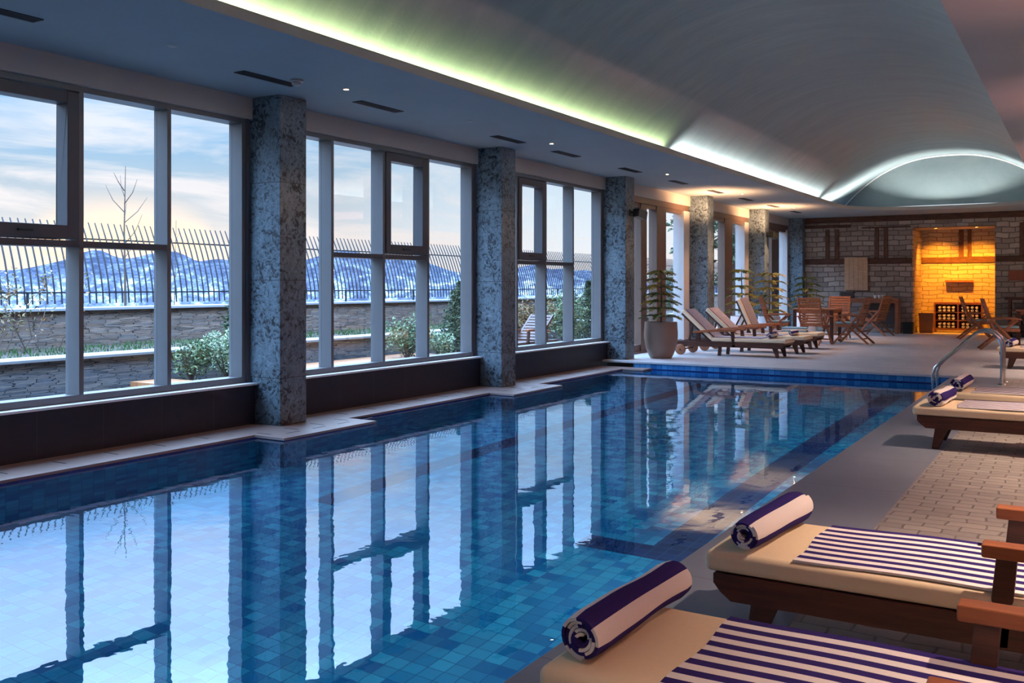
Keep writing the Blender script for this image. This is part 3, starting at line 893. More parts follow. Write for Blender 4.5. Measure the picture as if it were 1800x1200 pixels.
for q, (dx, dy, lb) in enumerate(((-.18, .1, 'small white ashtray on the left teak table, left one'), (.12, -.05, 'small white ashtray on the left teak table, right one'))):
    mb = MB(); mb.lathe([(.001, .004), (.04, .004), (.05, .03), (.055, .03), (.05, 0), (.001, 0)], 18)
    o = mb.build('ashtray', 'porcelain'); o.location = (-5.3 + dx, 22.25 + dy, .761); tag(o, lb, 'ashtray', 'white ashtrays')

# console along the far wall
t = thing('console_table', 'long teak console table against the stone wall below the pale panel', 'console', (-5.09, 26.95, 0))
g = MB(); g.box(-.85, .85, -.26, .26, .905, .945); g.box(-.82, .82, -.24, -.21, .82, .905); g.build('tabletop', 'teak_chair', t, bevel=.004)
for sx in (-1, 1):
    for sy in (-1, 1):
        g = MB(); g.box(sx * .79 - .04, sx * .79 + .04, sy * .2 - .035, sy * .2 + .035, 0, .905); g.build('leg', 'teak_chair', t, bevel=.004)
g = MB(); g.box(-.1, .7, .1, .13, .25, .82); g.build('back_panel', 'tray', t, bevel=.003)
for k in range(4):
    mb = MB(); mb.box(-.17, .17, -.12, .12, 0, .04); mb.box(-.15, .15, -.10, .10, .032, .041)
    o = mb.build('serving_tray', 'tray', bevel=.004); o.location = (-5.60 + .012 * (k % 2), 26.92, .946 + k * .0425); o.rotation_euler = (0, 0, R(3 * (k % 3)))
    tag(o, ['dark serving tray stacked on the console, lowest', 'dark serving tray stacked on the console, second from bottom', 'dark serving tray stacked on the console, second from top', 'dark serving tray stacked on the console, topmost'][k], 'tray', 'stacked serving trays')
for k in range(3):
    mb = MB(); mb.lathe([(.001, 0), (.03, 0), (.045, .05), (.05, .085), (.046, .085), (.04, .05), (.026, .008), (.001, .008)], 18)
    o = mb.build('cup', 'porcelain'); o.location = (-4.86 + k * .105, 26.88, .946); tag(o, ['white cup on the console, left of three', 'white cup on the console, middle of three', 'white cup on the console, right of three'][k], 'cup', 'white cups on the console')
# bins
def bin_(name, label, loc, w, d, h, mt, open_=True):
    t = thing(name, label, 'bin', loc)
    g = MB()
    g.add([(-w / 2 * .92, -d / 2 * .92, 0), (w / 2 * .92, -d / 2 * .92, 0), (w / 2 * .92, d / 2 * .92, 0), (-w / 2 * .92, d / 2 * .92, 0),
           (-w / 2, -d / 2, h), (w / 2, -d / 2, h), (w / 2, d / 2, h), (-w / 2, d / 2, h),
           (-w / 2 + .015, -d / 2 + .015, h), (w / 2 - .015, -d / 2 + .015, h), (w / 2 - .015, d / 2 - .015, h), (-w / 2 + .015, d / 2 - .015, h),
           (-w / 2 * .9 + .015, -d / 2 * .9 + .015, .02), (w / 2 * .9 - .015, -d / 2 * .9 + .015, .02), (w / 2 * .9 - .015, d / 2 * .9 - .015, .02), (-w / 2 * .9 + .015, d / 2 * .9 - .015, .02)],
          [(3, 2, 1, 0)] + [(i, (i + 1) % 4, 4 + (i + 1) % 4, 4 + i) for i in range(4)] + [(4 + i, 4 + (i + 1) % 4, 8 + (i + 1) % 4, 8 + i) for i in range(4)] + [(8 + i, 8 + (i + 1) % 4, 12 + (i + 1) % 4, 12 + i) for i in range(4)] + [(12, 13, 14, 15)])
    g.build('body', mt, t)
    g = MB(); g.box(-w / 2 - .008, w / 2 + .008, -d / 2 - .008, -d / 2 + .02, h - .03, h + .008); g.box(-w / 2 - .008, w / 2 + .008, d / 2 - .02, d / 2 + .008, h - .03, h + .008)
    g.box(-w / 2 - .008, -w / 2 + .02, -d / 2 + .02, d / 2 - .02, h - .03, h + .008); g.box(w / 2 - .02, w / 2 + .008, -d / 2 + .02, d / 2 - .02, h - .03, h + .008)
    g.build('rim', mt, t)
bin_('waste_bin', 'small black waste bin against the stone wall left of the lit niche', (-4.07, 27.16, 0), .26, .26, .30, 'black')
bin_('laundry_bin', 'brown towel bin standing inside the lit niche, left side', (-3.72, 27.95, 0), .36, .34, .53, 'bin_brown')
# towel shelf in the niche
t = thing('towel_shelf', 'wooden shelf of six compartments in the glowing orange niche', 'shelf', (-2.98, 28.45, 0))
SW, SH, SD = .60, .83, .34
g = MB(); g.box(-SW, SW, -SD / 2, SD / 2, SH - .06, SH); g.box(-SW, SW, -SD / 2, SD / 2, .07, .12); g.box(-SW, -SW + .035, -SD / 2, SD / 2, 0, SH - .06); g.box(SW - .035, SW, -SD / 2, SD / 2, 0, SH - .06)
g.build('carcass', 'teak_chair', t, bevel=.003)
g = MB(); g.box(-SW + .035, SW - .035, SD / 2 - .02, SD / 2, .12, SH - .06); g.build('back_panel', 'timber', t)
g = MB(); g.box(-.018, .018, -SD / 2, SD / 2 - .02, .12, SH - .06); g.build('divider', 'teak_chair', t)
for z0 in (.335, .555):
    g = MB(); g.box(-SW + .035, SW - .035, -SD / 2 + .004, SD / 2 - .02, z0 - .012, z0 + .012); g.build('shelf_board', 'teak_chair', t)
mb, _ = spiral_roll(.27, .040, 2.4, 1.0, 4, 9, 4, ang0=1)
pr = mb.build('rolled_white_towel', ['pale_roll', 'pale_roll'], angle=55)
first = True
rown = ['bottom', 'middle', 'top']; sidn = ['left', 'right']
for r_, z0 in enumerate((.121, .348, .568)):
    for c_, x0 in enumerate((-.55, .03)):
        for lv in range(2):
            for k in range(4):
                o = pr if first else pr.copy()
                if not first: C.objects.link(o)
                first = False
                o.location = (-2.98 + x0 + .09 + k * .112, 28.405, z0 + lv * .0805); o['label'] = 'white rolled towel, %s shelf row, %s compartment, %s layer, %s from its left' % (rown[r_], sidn[c_], ('lower', 'upper')[lv], ('first', 'second', 'third', 'fourth')[k])
                o['category'] = 'towel'; o['group'] = 'white towels, %s %s shelf compartment' % (rown[r_], sidn[c_])
# ledge in the niche and plaques on the wall
o = MB().box(-3.36, -2.64, NY - .16, NY - .002, 1.38, 1.44).build('wall_shelf', 'teak_chair', bevel=.006); tag(o, 'small wooden wall ledge glowing above the towel shelf', 'shelf')
t = thing('wall_panel', 'pale wooden panel hung on the stone wall above the console', 'wall panel', (-5.44, YF - .05, 1.16))
g = MB()
for k in range(5): g.box(-.31 + k * .124, -.31 + k * .124 + .121, -.018, .02, 0, .91)
g.build('boards', 'panel_wood', t, bevel=.003)
g = MB(); g.box(-.32, .32, .02, .048, .12, .18); g.box(-.32, .32, .02, .048, .74, .8); g.build('batten', 'panel_wood', t)
o = MB().box(-1.70, -.9, YF - .04, YF - .002, 1.42, 1.68).build('wall_board', 'redboard', bevel=.006); tag(o, 'dark red wooden board on the stone wall right of the niche', 'board')
# sideboard right of the niche
t = thing('sideboard', 'dark wooden sideboard against the stone wall right of the niche', 'sideboard', (-1.05, 26.95, 0))
g = MB(); g.box(-.7, .9, -.25, .25, .93, 1.0); g.box(-.62, .85, -.22, .22, .08, .14); g.build('tabletop', 'teak', t, bevel=.004)
for sx in (-.62, .1, .8):
    g = MB(); g.box(sx, sx + .06, -.23, .23, 0, .93); g.build('leg', 'teak', t, bevel=.003)
for z0 in (.4, .65):
    g = MB(); g.box(-.56, .8, -.2, .22, z0, z0 + .03); g.build('shelf_board', 'teak', t)

# ================================================================== pots and plants
def leaf_quads(mb, c, n, rad, size, rnd, droop=.0, shape=(1, 1, 1), hollow=.5, mi=0):
    for _ in range(n):
        while True:
            d = Vector((rnd.uniform(-1, 1), rnd.uniform(-1, 1), rnd.uniform(-1, 1)))
            if hollow < d.length < 1 or (d.length < 1 and rnd.random() < .25): break
        p = Vector(c) + Vector((d.x * rad * shape[0], d.y * rad * shape[1], d.z * rad * shape[2]))
        a = Vector((rnd.uniform(-1, 1), rnd.uniform(-1, 1), rnd.uniform(-.6, .8) - droop)).normalized()
        b_ = a.cross(Vector((rnd.uniform(-1, 1), rnd.uniform(-1, 1), rnd.uniform(-1, 1)))).normalized()
        s = size * rnd.uniform(.6, 1.3)
        w = s * .42
        nrm = a.cross(b_) * (s * .12)
        mb.add([p, p + a * s * .5 + b_ * w * .5 + nrm, p + a * s, p + a * s * .5 - b_ * w * .5 + nrm], [(0, 1, 2, 3)], mi, False)

def pot_part(t, rad, h, mt):
    g = MB()
    k = rad
    g.lathe([(.001, 0), (k * .62, 0), (k * .72, h * .08), (k * .9, h * .28), (k * .99, h * .55), (k, h * .72), (k * .97, h * .9), (k * .955, h), (k * .87, h), (k * .86, h * .93), (k * .85, h * .90)], 40)
    po = g.build('pot', mt, t)
    s = MB(); s.lathe([(k * .86, h * .9), (k * .5, h * .93), (.001, h * .935)], 24); s.build('soil', 'soil', po)

def norfolk(label, loc, prad, ph, pmat, h, spread, tiers, seed, warm, group='potted norfolk pines'):
    rnd = random.Random(seed)
    t = thing('potted_norfolk_pine', label, 'potted plant', loc, group=group)
    pot_part(t, prad, ph, pmat)
    tr = MB(); tr.tube([(0, 0, -.02), (.01, 0, h * .4), (0, .01, h * .8), (0, 0, h)], [.018, .014, .009, .004], 7);
    fol = MB(); br = MB()
    for q in range(tiers):
        z = h * (.14 + .80 * q / (tiers - 1))
        L = spread * (1.0 - .35 * q / (tiers - 1)) * rnd.uniform(.85, 1.1)
        nb = rnd.choice((5, 6))
        a0 = rnd.uniform(0, 6)
        for k in range(nb):
            a = a0 + 2 * PI * k / nb + rnd.uniform(-.2, .2)
            pts = []
            for i in range(6):
                u = i / 5
                pts.append(Vector((math.cos(a) * L * u, math.sin(a) * L * u, z + .10 * L * math.sin(PI * u * .9) - .12 * L * u * u)))
            br.tube(pts, [.006, .005, .004, .003, .003, .002], 5)
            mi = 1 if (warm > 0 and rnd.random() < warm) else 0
            side = Vector((-math.sin(a), math.cos(a), 0))
            for i in range(34):
                u = .10 + .90 * i / 33
                j = min(4, int(u * 5)); f = u * 5 - j
                p = pts[j].lerp(pts[j + 1], f)
                d = (pts[j + 1] - pts[j]).normalized()
                for sg in (-1, 1, -.5, .5, 0):
                    ln = .095 * (1.1 - .45 * u) * rnd.uniform(.7, 1.2)
                    dr = (d * .6 + side * sg * .95 + Vector((0, 0, rnd.uniform(-.25, .35)))).normalized()
                    wv = Vector((0, 0, 1)).cross(dr).normalized() * .0045 + Vector((0, 0, .003))
                    fol.add([p - wv, p + dr * ln * .55 + wv, p + dr * ln, p + dr * ln * .55 - wv], [(0, 1, 2, 3)], mi)
    for q_ in (tr, br, fol): q_.v = [(a_, b_, c_ + ph * .925) for a_, b_, c_ in q_.v]
    tr.build('stem', 'bark', t); br.build('branches', 'bark', t); fol.build('foliage', ['leaf_pine', 'leaf_pine_lit'], t, recalc=False)
    return t
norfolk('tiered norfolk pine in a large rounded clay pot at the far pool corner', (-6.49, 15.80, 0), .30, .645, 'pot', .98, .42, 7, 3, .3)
norfolk('norfolk pine with yellow-lit tips in a pale pot behind the reclined sun loungers', (-6.66, 20.95, 0), .25, .60, 'pot_white', 1.12, .40, 6, 5, .5)
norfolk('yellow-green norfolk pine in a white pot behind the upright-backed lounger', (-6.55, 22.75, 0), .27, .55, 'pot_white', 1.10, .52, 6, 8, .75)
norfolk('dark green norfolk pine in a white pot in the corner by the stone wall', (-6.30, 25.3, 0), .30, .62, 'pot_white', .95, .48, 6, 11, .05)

# ================================================================== ceiling fittings
vy = [3.68, 6.26, 7.85, 10.49, 12.09, 14.34, 16.5, 18.55, 20.55, 22.7, 24.75]
vn = ['first', 'second', 'third', 'fourth', 'fifth', 'sixth', 'seventh', 'eighth', 'ninth', 'tenth', 'eleventh']
for yv, nn in zip(vy, vn):
    t = thing('ceiling_vent', 'dark slotted ceiling vent, %s along the window side from the camera' % nn, 'vent', (-6.43, yv, CEIL), group='slot vents over the windows')
    g = MB(); L, Wd = .35, .065
    g.box(-Wd, -Wd + .012, -L, L, -.008, -.001); g.box(Wd - .012, Wd, -L, L, -.008, -.001); g.box(-Wd + .012, Wd - .012, -L, -L + .012, -.008, -.001); g.box(-Wd + .012, Wd - .012, L - .012, L, -.008, -.001)
    g.box(-Wd + .012, Wd - .012, -L + .012, L - .012, -.003, -.001)
    g.build('frame', 'vent', t)
    g = MB()
    for k in range(3): g.box(-.04 + k * .034, -.04 + k * .034 + .012, -L + .012, L - .012, -.009, -.003)
    g.build('slats', 'vent', t)
M['lamp'] = emit('lamp_warm', (1.0, .55, .25), 60)
def downlight(xy, label, group, e=60, col=(1, .62, .36), z=CEIL, ang=100, blend=.7, glow='lamp', rad=.03, size=.032):
    t = thing('downlight', label, 'ceiling light', (*xy, z), group=group)
    g = MB(); g.lathe([(.030 * size / .04, -.001), (size * .9, -.006), (size * 1.2, -.006), (size * 1.25, -.0005), (.030 * size / .04, -.0005)], 20); g.build('trim_ring', 'white_plastic', t)
    g = MB(); g.lathe([(.001, -.004), (size * .7, -.004), (size * .7, -.001), (.001, -.001)], 16); g.build('lens', glow, t)
    l = bpy.data.lights.new('spot', 'SPOT'); l.energy = e; l.color = col; l.spot_size = R(ang); l.spot_blend = blend; l.shadow_soft_size = rad
    lo =  bpy.data.objects.new('spot', l); C.objects.link(lo); lo.location = (xy[0], xy[1], z - .03)
    return lo
dn = ['nearest the camera', 'second from the camera', 'third from the camera', 'fourth from the camera', 'fifth, farthest from the camera']
DLE = [34, 34, 60, 200, 270]
for k, yv in enumerate((6.99, 11.11, 15.2, 19.33, 23.41)):
    downlight((-6.13, yv), 'small glowing ceiling downlight beside the columns, %s' % dn[k], 'window side downlights', DLE[k], (1, .52, .28))
downlight((-6.13, 2.9), 'small glowing ceiling downlight out by the first column', 'window side downlights', 42, (1, .52, .28))
for k, (x, yv, lb) in enumerate(((-6.19, 5.0, 'near small unlit ceiling sprinkler cap'), (-6.09, 9.07, 'second small unlit ceiling sprinkler cap, beyond the first lit downlight'), (-6.12, 17.25, 'third small unlit ceiling sprinkler cap, far down the windows'))):
    mb = MB(); mb.lathe([(.001, -.012), (.03, -.011), (.042, -.004), (.045, -.0005)], 20)
    o = mb.build('sprinkler_cap', 'white_plastic'); o.location = (x, yv, CEIL); tag(o, lb, 'sprinkler', 'ceiling sprinkler caps')
t = thing('smoke_detector', 'small smoke detector on the ceiling above the first column', 'smoke detector', (-6.25, 6.44, CEIL))
g = MB(); g.lathe([(.062, -.0005), (.062, -.018), (.058, -.02), (.001, -.02)], 24); g.build('base', 'white_plastic', t)
g = MB(); g.lathe([(.042, -.02), (.046, -.034), (.036, -.052), (.001, -.055)], 20); g.build('head', 'white_plastic', t)
# black boxes bracketed to two columns
for yv, lb in ((15.27, 'black box speaker bracketed to the column by the clay pot'), (23.6, 'black box speaker bracketed to the far column beside the last doors')):
    t = thing('wall_speaker', lb, 'speaker', (-6.85, yv, 2.56), group='black column speakers')
    g = MB(); g.bar((0, 0, .02), (.09, .03, .02), .04, .03, (0, 0, 1)); g.box(-.001, .012, -.05, .05, -.05, .07); g.build('bracket', 'black', t, bevel=.003)
    g = MB(); g.box(-.07, .07, -.10, .16, -.08, .07); o = g.build('body', 'black', t, bevel=.012); o.location = (.14, .07, .0); o.rotation_euler = (R(-12), 0, R(-12))
    h = MB(); h.box(-.055, .055, .16, .168, -.065, .055); h.build('front_grille', 'vent', o)

# ================================================================== garden beyond the glass
G0 = -.02
struct(MB().box(-11.2, -7.6, YB - 3, 8.2, -.5, -.25).box(-11.2, -7.6, 8.2, 45, -.5, G0 - .06).build('ground_garden', 'soil'))
def deckpatch(nm, x0, x1, y0, y1):
    mb = MB()
    n = int((y1 - y0) / .14)
    for k in range(n):
        mb.box(x0, x1, y0 + k * .14, y0 + k * .14 + .132, G0 - .06, G0 + .02)
    struct(mb.build(nm, 'outdeck'))
deckpatch('floor_garden_deck', -11.0, -7.62, 8.2, 8.77)
deckpatch('floor_garden_deck.001', -9.7, -7.62, 8.77, 10.6)
deckpatch('floor_garden_deck.002', -11.1, -7.62, 10.6, 14.6)
deckpatch('floor_garden_deck.003', -9.9, -7.62, 14.6, 42)
struct(MB().box(-11.5, -11.2, -4, 60, -.4, .335).build('wall_garden_low', 'garden_stone_low'))
struct(MB().box(-11.62, -11.14, -4, 60, .335, .378).build('trim_30', 'cap', bevel=.008))
struct(MB().box(-13.5, -11.5, -4, 60, -.4, .33).build('ground_terrace', 'soil'))
struct(MB().box(-13.9, -13.5, -4, 80, -.5, .90).build('wall_garden_high', 'garden_stone'))
struct(MB().box(-13.98, -13.42, -4, 80, .90, .945).build('trim_31', 'cap', bevel=.008))
# grass on the terrace
rnd = random.Random(4)
mb = MB()
for _ in range(5200):
    y = rnd.uniform(4, 26); x = rnd.uniform(-13.45, -11.65); h = rnd.uniform(.03, .09)
    a = rnd.uniform(0, PI); dx, dy = math.cos(a) * .012, math.sin(a) * .012; lx, ly = rnd.uniform(-.03, .03), rnd.uniform(-.03, .03)
    mb.add([(x - dx, y - dy, .32), (x + dx, y + dy, .32), (x + lx, y + ly, .33 + h)], [(0, 1, 2)])
o = mb.build('grass', 'grass', recalc=False); tag(o, 'short green grass on the terrace between the two garden walls', 'grass', kind='stuff')
# fence of bars that lean outwards
fen = thing('iron_fence', 'black iron fence of outward bent bars on the high garden wall', 'fence', (-13.7, 6.8, .945))
def fbar(mb, y):
    pts = []
    for i in range(7):
        u = i / 6
        pts.append((-.40 * u ** 1.7, y, .06 + 1.33 * u))
    mb.tube(pts, [.0135] * 6 + [.010], 5)
NB = 100
for k in range(NB):
    mb = MB(); fbar(mb, 0)
    if k == 0:
        bo = mb.build('bar', 'iron', fen); bo.location = (0, 0, 0)
    else:
        b2 = bo.copy(); C.objects.link(b2); b2.parent = fen; b2.location = (0, k * .121, 0)
mb = MB()
for k in range(NB, 400): fbar(mb, k * .121)
for k in range(-70, 0): fbar(mb, k * .121)
o = mb.build('far_bars', 'iron', fen); o['kind'] = 'stuff'
mb = MB(); mb.box(-.02, .0, -9, 48, .225, .25); mb.build('rail', 'iron', fen)
mb = MB(); mb.box(-.30, -.28, -9, 48, 1.10, 1.125); mb.build('rail', 'iron', fen)
mb = MB()
for k in range(24): mb.box(-.02, .01, -8 + k * 2.4, -8 + k * 2.4 + .03, 0, .25)
mb.build('post', 'iron', fen)
# shrubs
def shrub(label, loc, rad, h, mt, n, size, seed, droop=0, cat='shrub', name='garden_shrub', col=False):
    rnd = random.Random(seed)
    t = thing(name, label, cat, loc, group='garden shrubs')
    f = MB()
    if col:
        for k in range(14):
            u = k / 13
            rr = rad * (1 - u) ** .75 + .03
            leaf_quads(f, (rnd.uniform(-.03, .03), rnd.uniform(-.03, .03), h * (.1 + .88 * u)), n // 14, rr, size, rnd, droop, (1, 1, .6), .3)
    else:
        for k in range(9):
            a = rnd.uniform(0, 6.28); q = rad * rnd.uniform(.2, .65)
            leaf_quads(f, (math.cos(a) * q, math.sin(a) * q, h * rnd.uniform(.35, .75)), n // 9, rad * rnd.uniform(.35, .6), size, rnd, droop, (1, 1, .75 * h / rad if h > rad else .8), .4)
    f.build('foliage', mt, t, recalc=False)
    s = MB()
    for k in range(6):
        a = k * 1.05 + rnd.random(); s.tube([(0, 0, 0), (math.cos(a) * rad * .3, math.sin(a) * rad * .3, h * .4), (math.cos(a) * rad * .5, math.sin(a) * rad * .5, h * .8)], [.014, .009, .004], 5)
    s.build('stems', 'bark', t)
    return t
GZ = G0 - .06
shrub('low grey-green shrub beside the pale bush, first window bay', (-10.72, 8.98, GZ), .30, .66, 'leaf_mid', 900, .07, 1)
shrub('pale variegated bush by the deck, first window bay before the first column', (-10.42, 9.38, GZ), .50, .72, 'leaf_pale', 3000, .062, 2)
shrub('tall thin dark conifer against the frame edge of the first window bay', (-10.80, 9.92, GZ), .28, 1.48, 'leaf_dark', 2600, .085, 3, col=True)
shrub('grey-green bush behind the second bay deck', (-10.45, 13.55, GZ), .48, .80, 'leaf_mid', 1800, .075, 4)
shrub('pale bush between the grey-green bush and the conifer, second window bay', (-10.35, 14.45, GZ), .36, .50, 'leaf_pale', 1300, .07, 5)
shrub('dark conical conifer at the end of the second window bay', (-10.5, 15.3, GZ), .46, 1.42, 'leaf_dark', 3400, .085, 6, col=True)
shrub('brownish loose shrub behind the garden lounger, third window bay', (-10.4, 17.9, GZ), .58, 1.08, 'leaf_autumn', 1800, .08, 7)
shrub('tall mixed green shrub in the middle of the third window bay', (-10.4, 19.4, GZ), .58, 1.35, 'leaf_mid', 2200, .09, 8)
shrub('dark green conifer at the end of the third window bay', (-10.5, 21.0, GZ), .48, 1.45, 'leaf_dark', 2800, .095, 9, col=True)
shrub('yellowing shrub seen through the doors behind the large clay pot', (-10.3, 22.7, GZ), .6, 1.05, 'leaf_autumn', 1600, .10, 10)
# climbing twigs at the left edge
t = thing('climbing_plant', 'thin leafy climber twigs rising before the fence, first window', 'plant', (-12.9, 7.6, .33))
s = MB(); f = MB(); rnd = random.Random(21)
for k in range(7):
    y0 = rnd.uniform(-.35, 1.0); pts = [Vector((0, y0, 0))]
    for i in range(6):
        pts.append(pts[-1] + Vector((rnd.uniform(-.06, .06), rnd.uniform(-.14, .16), rnd.uniform(.12, .24))))
    s.tube(pts, [.009, .008, .007, .006, .005, .004, .003], 5)
    for p in pts[2:]:
        leaf_quads(f, p, 7, .12, .08, rnd, 0, (1, 1, 1), 0)
s.build('twigs', 'bark', t); f.build('foliage', 'leaf_autumn', t, recalc=False)
# bare sapling beyond the fence
t = thing('bare_sapling', 'slender leafless sapling rising above the fence, first window', 'tree', (-15.2, 11.2, -.5))
s = MB(); s.tube([(0, 0, 0), (.02, .01, 1.5), (0, 0, 2.8), (.01, .02, 4.0)], [.03, .024, .015, .005], 6); s.build('trunk', 'bark', t)
s = MB(); rnd = random.Random(5)
for z, L, a in ((2.55, .55, .3), (2.75, .6, 2.6), (2.95, .5, 1.2), (3.15, .5, 3.6), (3.3, .45, .2), (3.45, .4, 2.9), (2.3, .4, 1.9), (3.55, .3, 5)):
    a = R(a * 57.3)
    s.tube([(0, 0, z), (math.cos(a) * L * .4, math.sin(a) * L * .5, z + L * .45), (math.cos(a) * L * .6, math.sin(a) * L * .9, z + L * 1.0)], [.010, .007, .003], 5)
s.build('branches', 'bark', t)
for (x, y, h, nm) in ((-15.0, 10.0, 2.55, 'small bare twig left of the leafless sapling'), (-15.0, 12.1, 2.75, 'small bare twig right of the leafless sapling')):
    t = thing('bare_twig', nm, 'tree', (x, y, -.2), group='bare twigs over the fence')
    s = MB(); s.tube([(0, 0, 0), (.03, .05, h * .5), (-.02, .12, h)], [.014, .01, .004], 5)
    for q in (.6, .72, .85): s.tube([(0, .08, h * q), (.02, .18, h * q + .2)], [.006, .003], 4)
    s.build('stem', 'bark', t)
# trees outside the doors
def tree(label, loc, h, rad, seed, n, mt='leaf_dark', sparse=False):
    rnd = random.Random(seed)
    t = thing('garden_tree', label, 'tree', loc, group='trees outside the far doors')
    s = MB(); s.tube([(0, 0, 0), (.05, .03, h * .4), (0, .05, h * .75), (0, 0, h)], [.16, .12, .07, .02], 8)
    f = MB()
    for k in range(26):
        u = .16 + .84 * rnd.random(); a = rnd.uniform(0, 6.28)
        L = rad * (1.08 - .75 * u) * rnd.uniform(.6, 1.1)
        p = Vector((math.cos(a) * L, math.sin(a) * L, h * u))
        s.tube([(0, 0, h * u - .1), (p.x * .5, p.y * .5, h * u + .05), p], [.035, .022, .008], 5)
        leaf_quads(f, p, n // 26, rad * .34, .20, rnd, .3, (1, 1, .55), .2)
    s.build('trunk', 'bark', t); f.build('foliage', mt, t, recalc=False)
tree('sparse tree seen through the first glass doors', (-9.6, 24.9, -.08), 4.6, 1.0, 31, 700)
tree('dense dark tree filling the second glass doors', (-9.5, 28.9, -.08), 5.4, 1.5, 32, 4200)
tree('dense dark tree behind the third glass doors', (-9.5, 33.4, -.08), 5.2, 1.4, 33, 3000)
# slatted garden lounger on the outer deck
lo, _ = make_lounger('garden_lounger', 'slatted wooden lounger out on the garden deck, third window bay', None, R(38), False)
if 'group' in lo: del lo['group']
lo.location = (-9.0, 13.95, G0 + .02); lo.rotation_euler = (0, 0, R(90))

# ================================================================== mountains
FX, FY = -math.sin(R(31.2925)), math.cos(R(31.2925)); RX, RY = math.cos(R(31.2925)), math.sin(R(31.2925))
def ang(px): return (px - 900) / 1660
ridge = [(-900, 470), (-600, 452), (-400, 466), (-250, 470), (-150, 462), (-80, 470), (0, 475), (30, 474), (60, 469), (90, 462), (120, 455), (147, 443), (163, 439), (180, 440), (198, 449), (213, 454), (228, 454), (243, 451), (260, 447), (278, 443), (297, 441), (313, 443),
         (327, 449), (340, 456), (352, 459), (366, 457), (380, 455), (403, 457), (450, 462), (500, 464), (540, 456), (560, 450), (585, 442), (612, 439), (640, 446), (665, 450), (700, 448), (735, 455), (757, 463), (780, 472), (800, 478), (850, 482), (905, 471), (925, 467), (943, 464), (968, 473), (990, 472), (1010, 476), (1030, 474), (1060, 480), (1120, 492), (1180, 489), (1240, 495), (1300, 490), (1380, 496), (1460, 492)]
D0, D1 = 420.0, 1400.0
rnd = random.Random(9)
cols = 230; rows = 46
def ridge_y(px):
    for (a, ya), (b_, yb) in zip(ridge, ridge[1:]):
        if a <= px <= b_: return ya + (yb - ya) * (px - a) / (b_ - a)
    return 495
from mathutils import noise as mnoise
mb = MB(); vs = []
for j in range(rows + 3):
    for i in range(cols + 1):
        px = -900 + (1460 + 900) * i / cols
        t = min(1, j / rows)
        d = D0 + (D1 - D0) * t
        if j > rows: d = D1 + 300 * (j - rows)
        zr = (501 - ridge_y(px)) / 1660 * D1 + 1.3
        zb = -62
        if j <= rows:
            z = zb + (zr - zb) * (t ** 1.15)
            x0 = (FX + RX * ang(px)) * d; y0 = (FY + RY * ang(px)) * d
            nz = mnoise.fractal(Vector((x0 * .012, y0 * .012, 1.7)), .9, 2.1, 5)
            z += nz * 11 * math.sin(PI * min(1, t * 1.0)) ** .8
        else:
            z = zr - 40 * (j - rows)
            x0 = (FX + RX * ang(px)) * d; y0 = (FY + RY * ang(px)) * d
        vs.append((x0, y0, z))
W = cols + 1
mb.add(vs, [(j * W + i, j * W + i + 1, (j + 1) * W + i + 1, (j + 1) * W + i) for j in range(rows + 2) for i in range(cols)], 0, True)
m, nt, b = mat('snowy_slopes')
p = nt.pos()
mx_, my_, mz_ = nt.sep(p)
th_ = nt.math('MULTIPLY', nt.math('ARCTAN2', my_, mx_), 900)
rr_ = nt.math('POWER', nt.math('ADD', nt.math('MULTIPLY', mx_, mx_), nt.math('MULTIPLY', my_, my_)), .5)
mv_ = nt.comb(th_, nt.math('MULTIPLY', mz_, 1.5), nt.math('MULTIPLY', rr_, .02))
f1, _ = nt.noise(mv_, .05, 8, .68, .8); f2, _ = nt.noise(mv_, .22, 5, .7)
k = nt.math('ADD', nt.math('MULTIPLY', f1, .7), nt.math('MULTIPLY', f2, .45))
_, _, zz = nt.sep(p)
k = nt.math('SUBTRACT', k, nt.math('MULTIPLY', nt.math('ADD', zz, 20), .0017))
setp(nt, b, nt.ramp(k, [(.42, (.026, .030, .046)), (.53, (.058, .066, .092)), (.60, (.12, .13, .16)), (.655, (.38, .37, .38))]), 1.0, spec=0)
M['mountain'] = m
mo = mb.build('mountains', 'mountain', recalc=False); struct(mo)

# ================================================================== light in the room
def strip(pts, name, w, mt):
    mb = MB()
    k = len(pts); v = []
    for i, (x, y) in enumerate(pts):
        a = Vector(pts[max(0, i - 1)]); c = Vector(pts[min(k - 1, i + 1)]); d = (c - a).normalized(); n = Vector((-d.y, d.x)) * w / 2
        v += [(x + n.x, y + n.y, CEIL + .045), (x - n.x, y - n.y, CEIL + .045), (x + n.x, y + n.y, CEIL + .034), (x - n.x, y - n.y, CEIL + .034)]
    fs = []
    for i in range(k - 1):
        a = i * 4; c = a + 4
        fs += [(a, a + 1, c + 1, c)]
    mb.add(v, fs)
    o = mb.build(name, mt, ceil); return o
M['led_green'] = emit('led_lime', (.84, 1.0, .46), 6)
M['led_white'] = emit('led_white', (.97, 1.0, .88), 8)
M['led_soft'] = emit('led_soft', (.95, 1.0, .9), 6)
op = ropen(.41)
left = [(op[0][0], YB + 2), (op[0][0], 6.0), (op[0][0], 13.6)]
strip(left, 'cove_light', .03, 'led_green')
endp = [(op[0][0], 14.0), (op[0][0], 20.0)] + [q for q in op[1:-2]]
strip(endp, 'cove_light', .03, 'led_white')
strip([(op[-1][0], YB + 2), (op[-1][0], 12), (op[-1][0], 23.6)], 'cove_light', .03, 'led_soft')
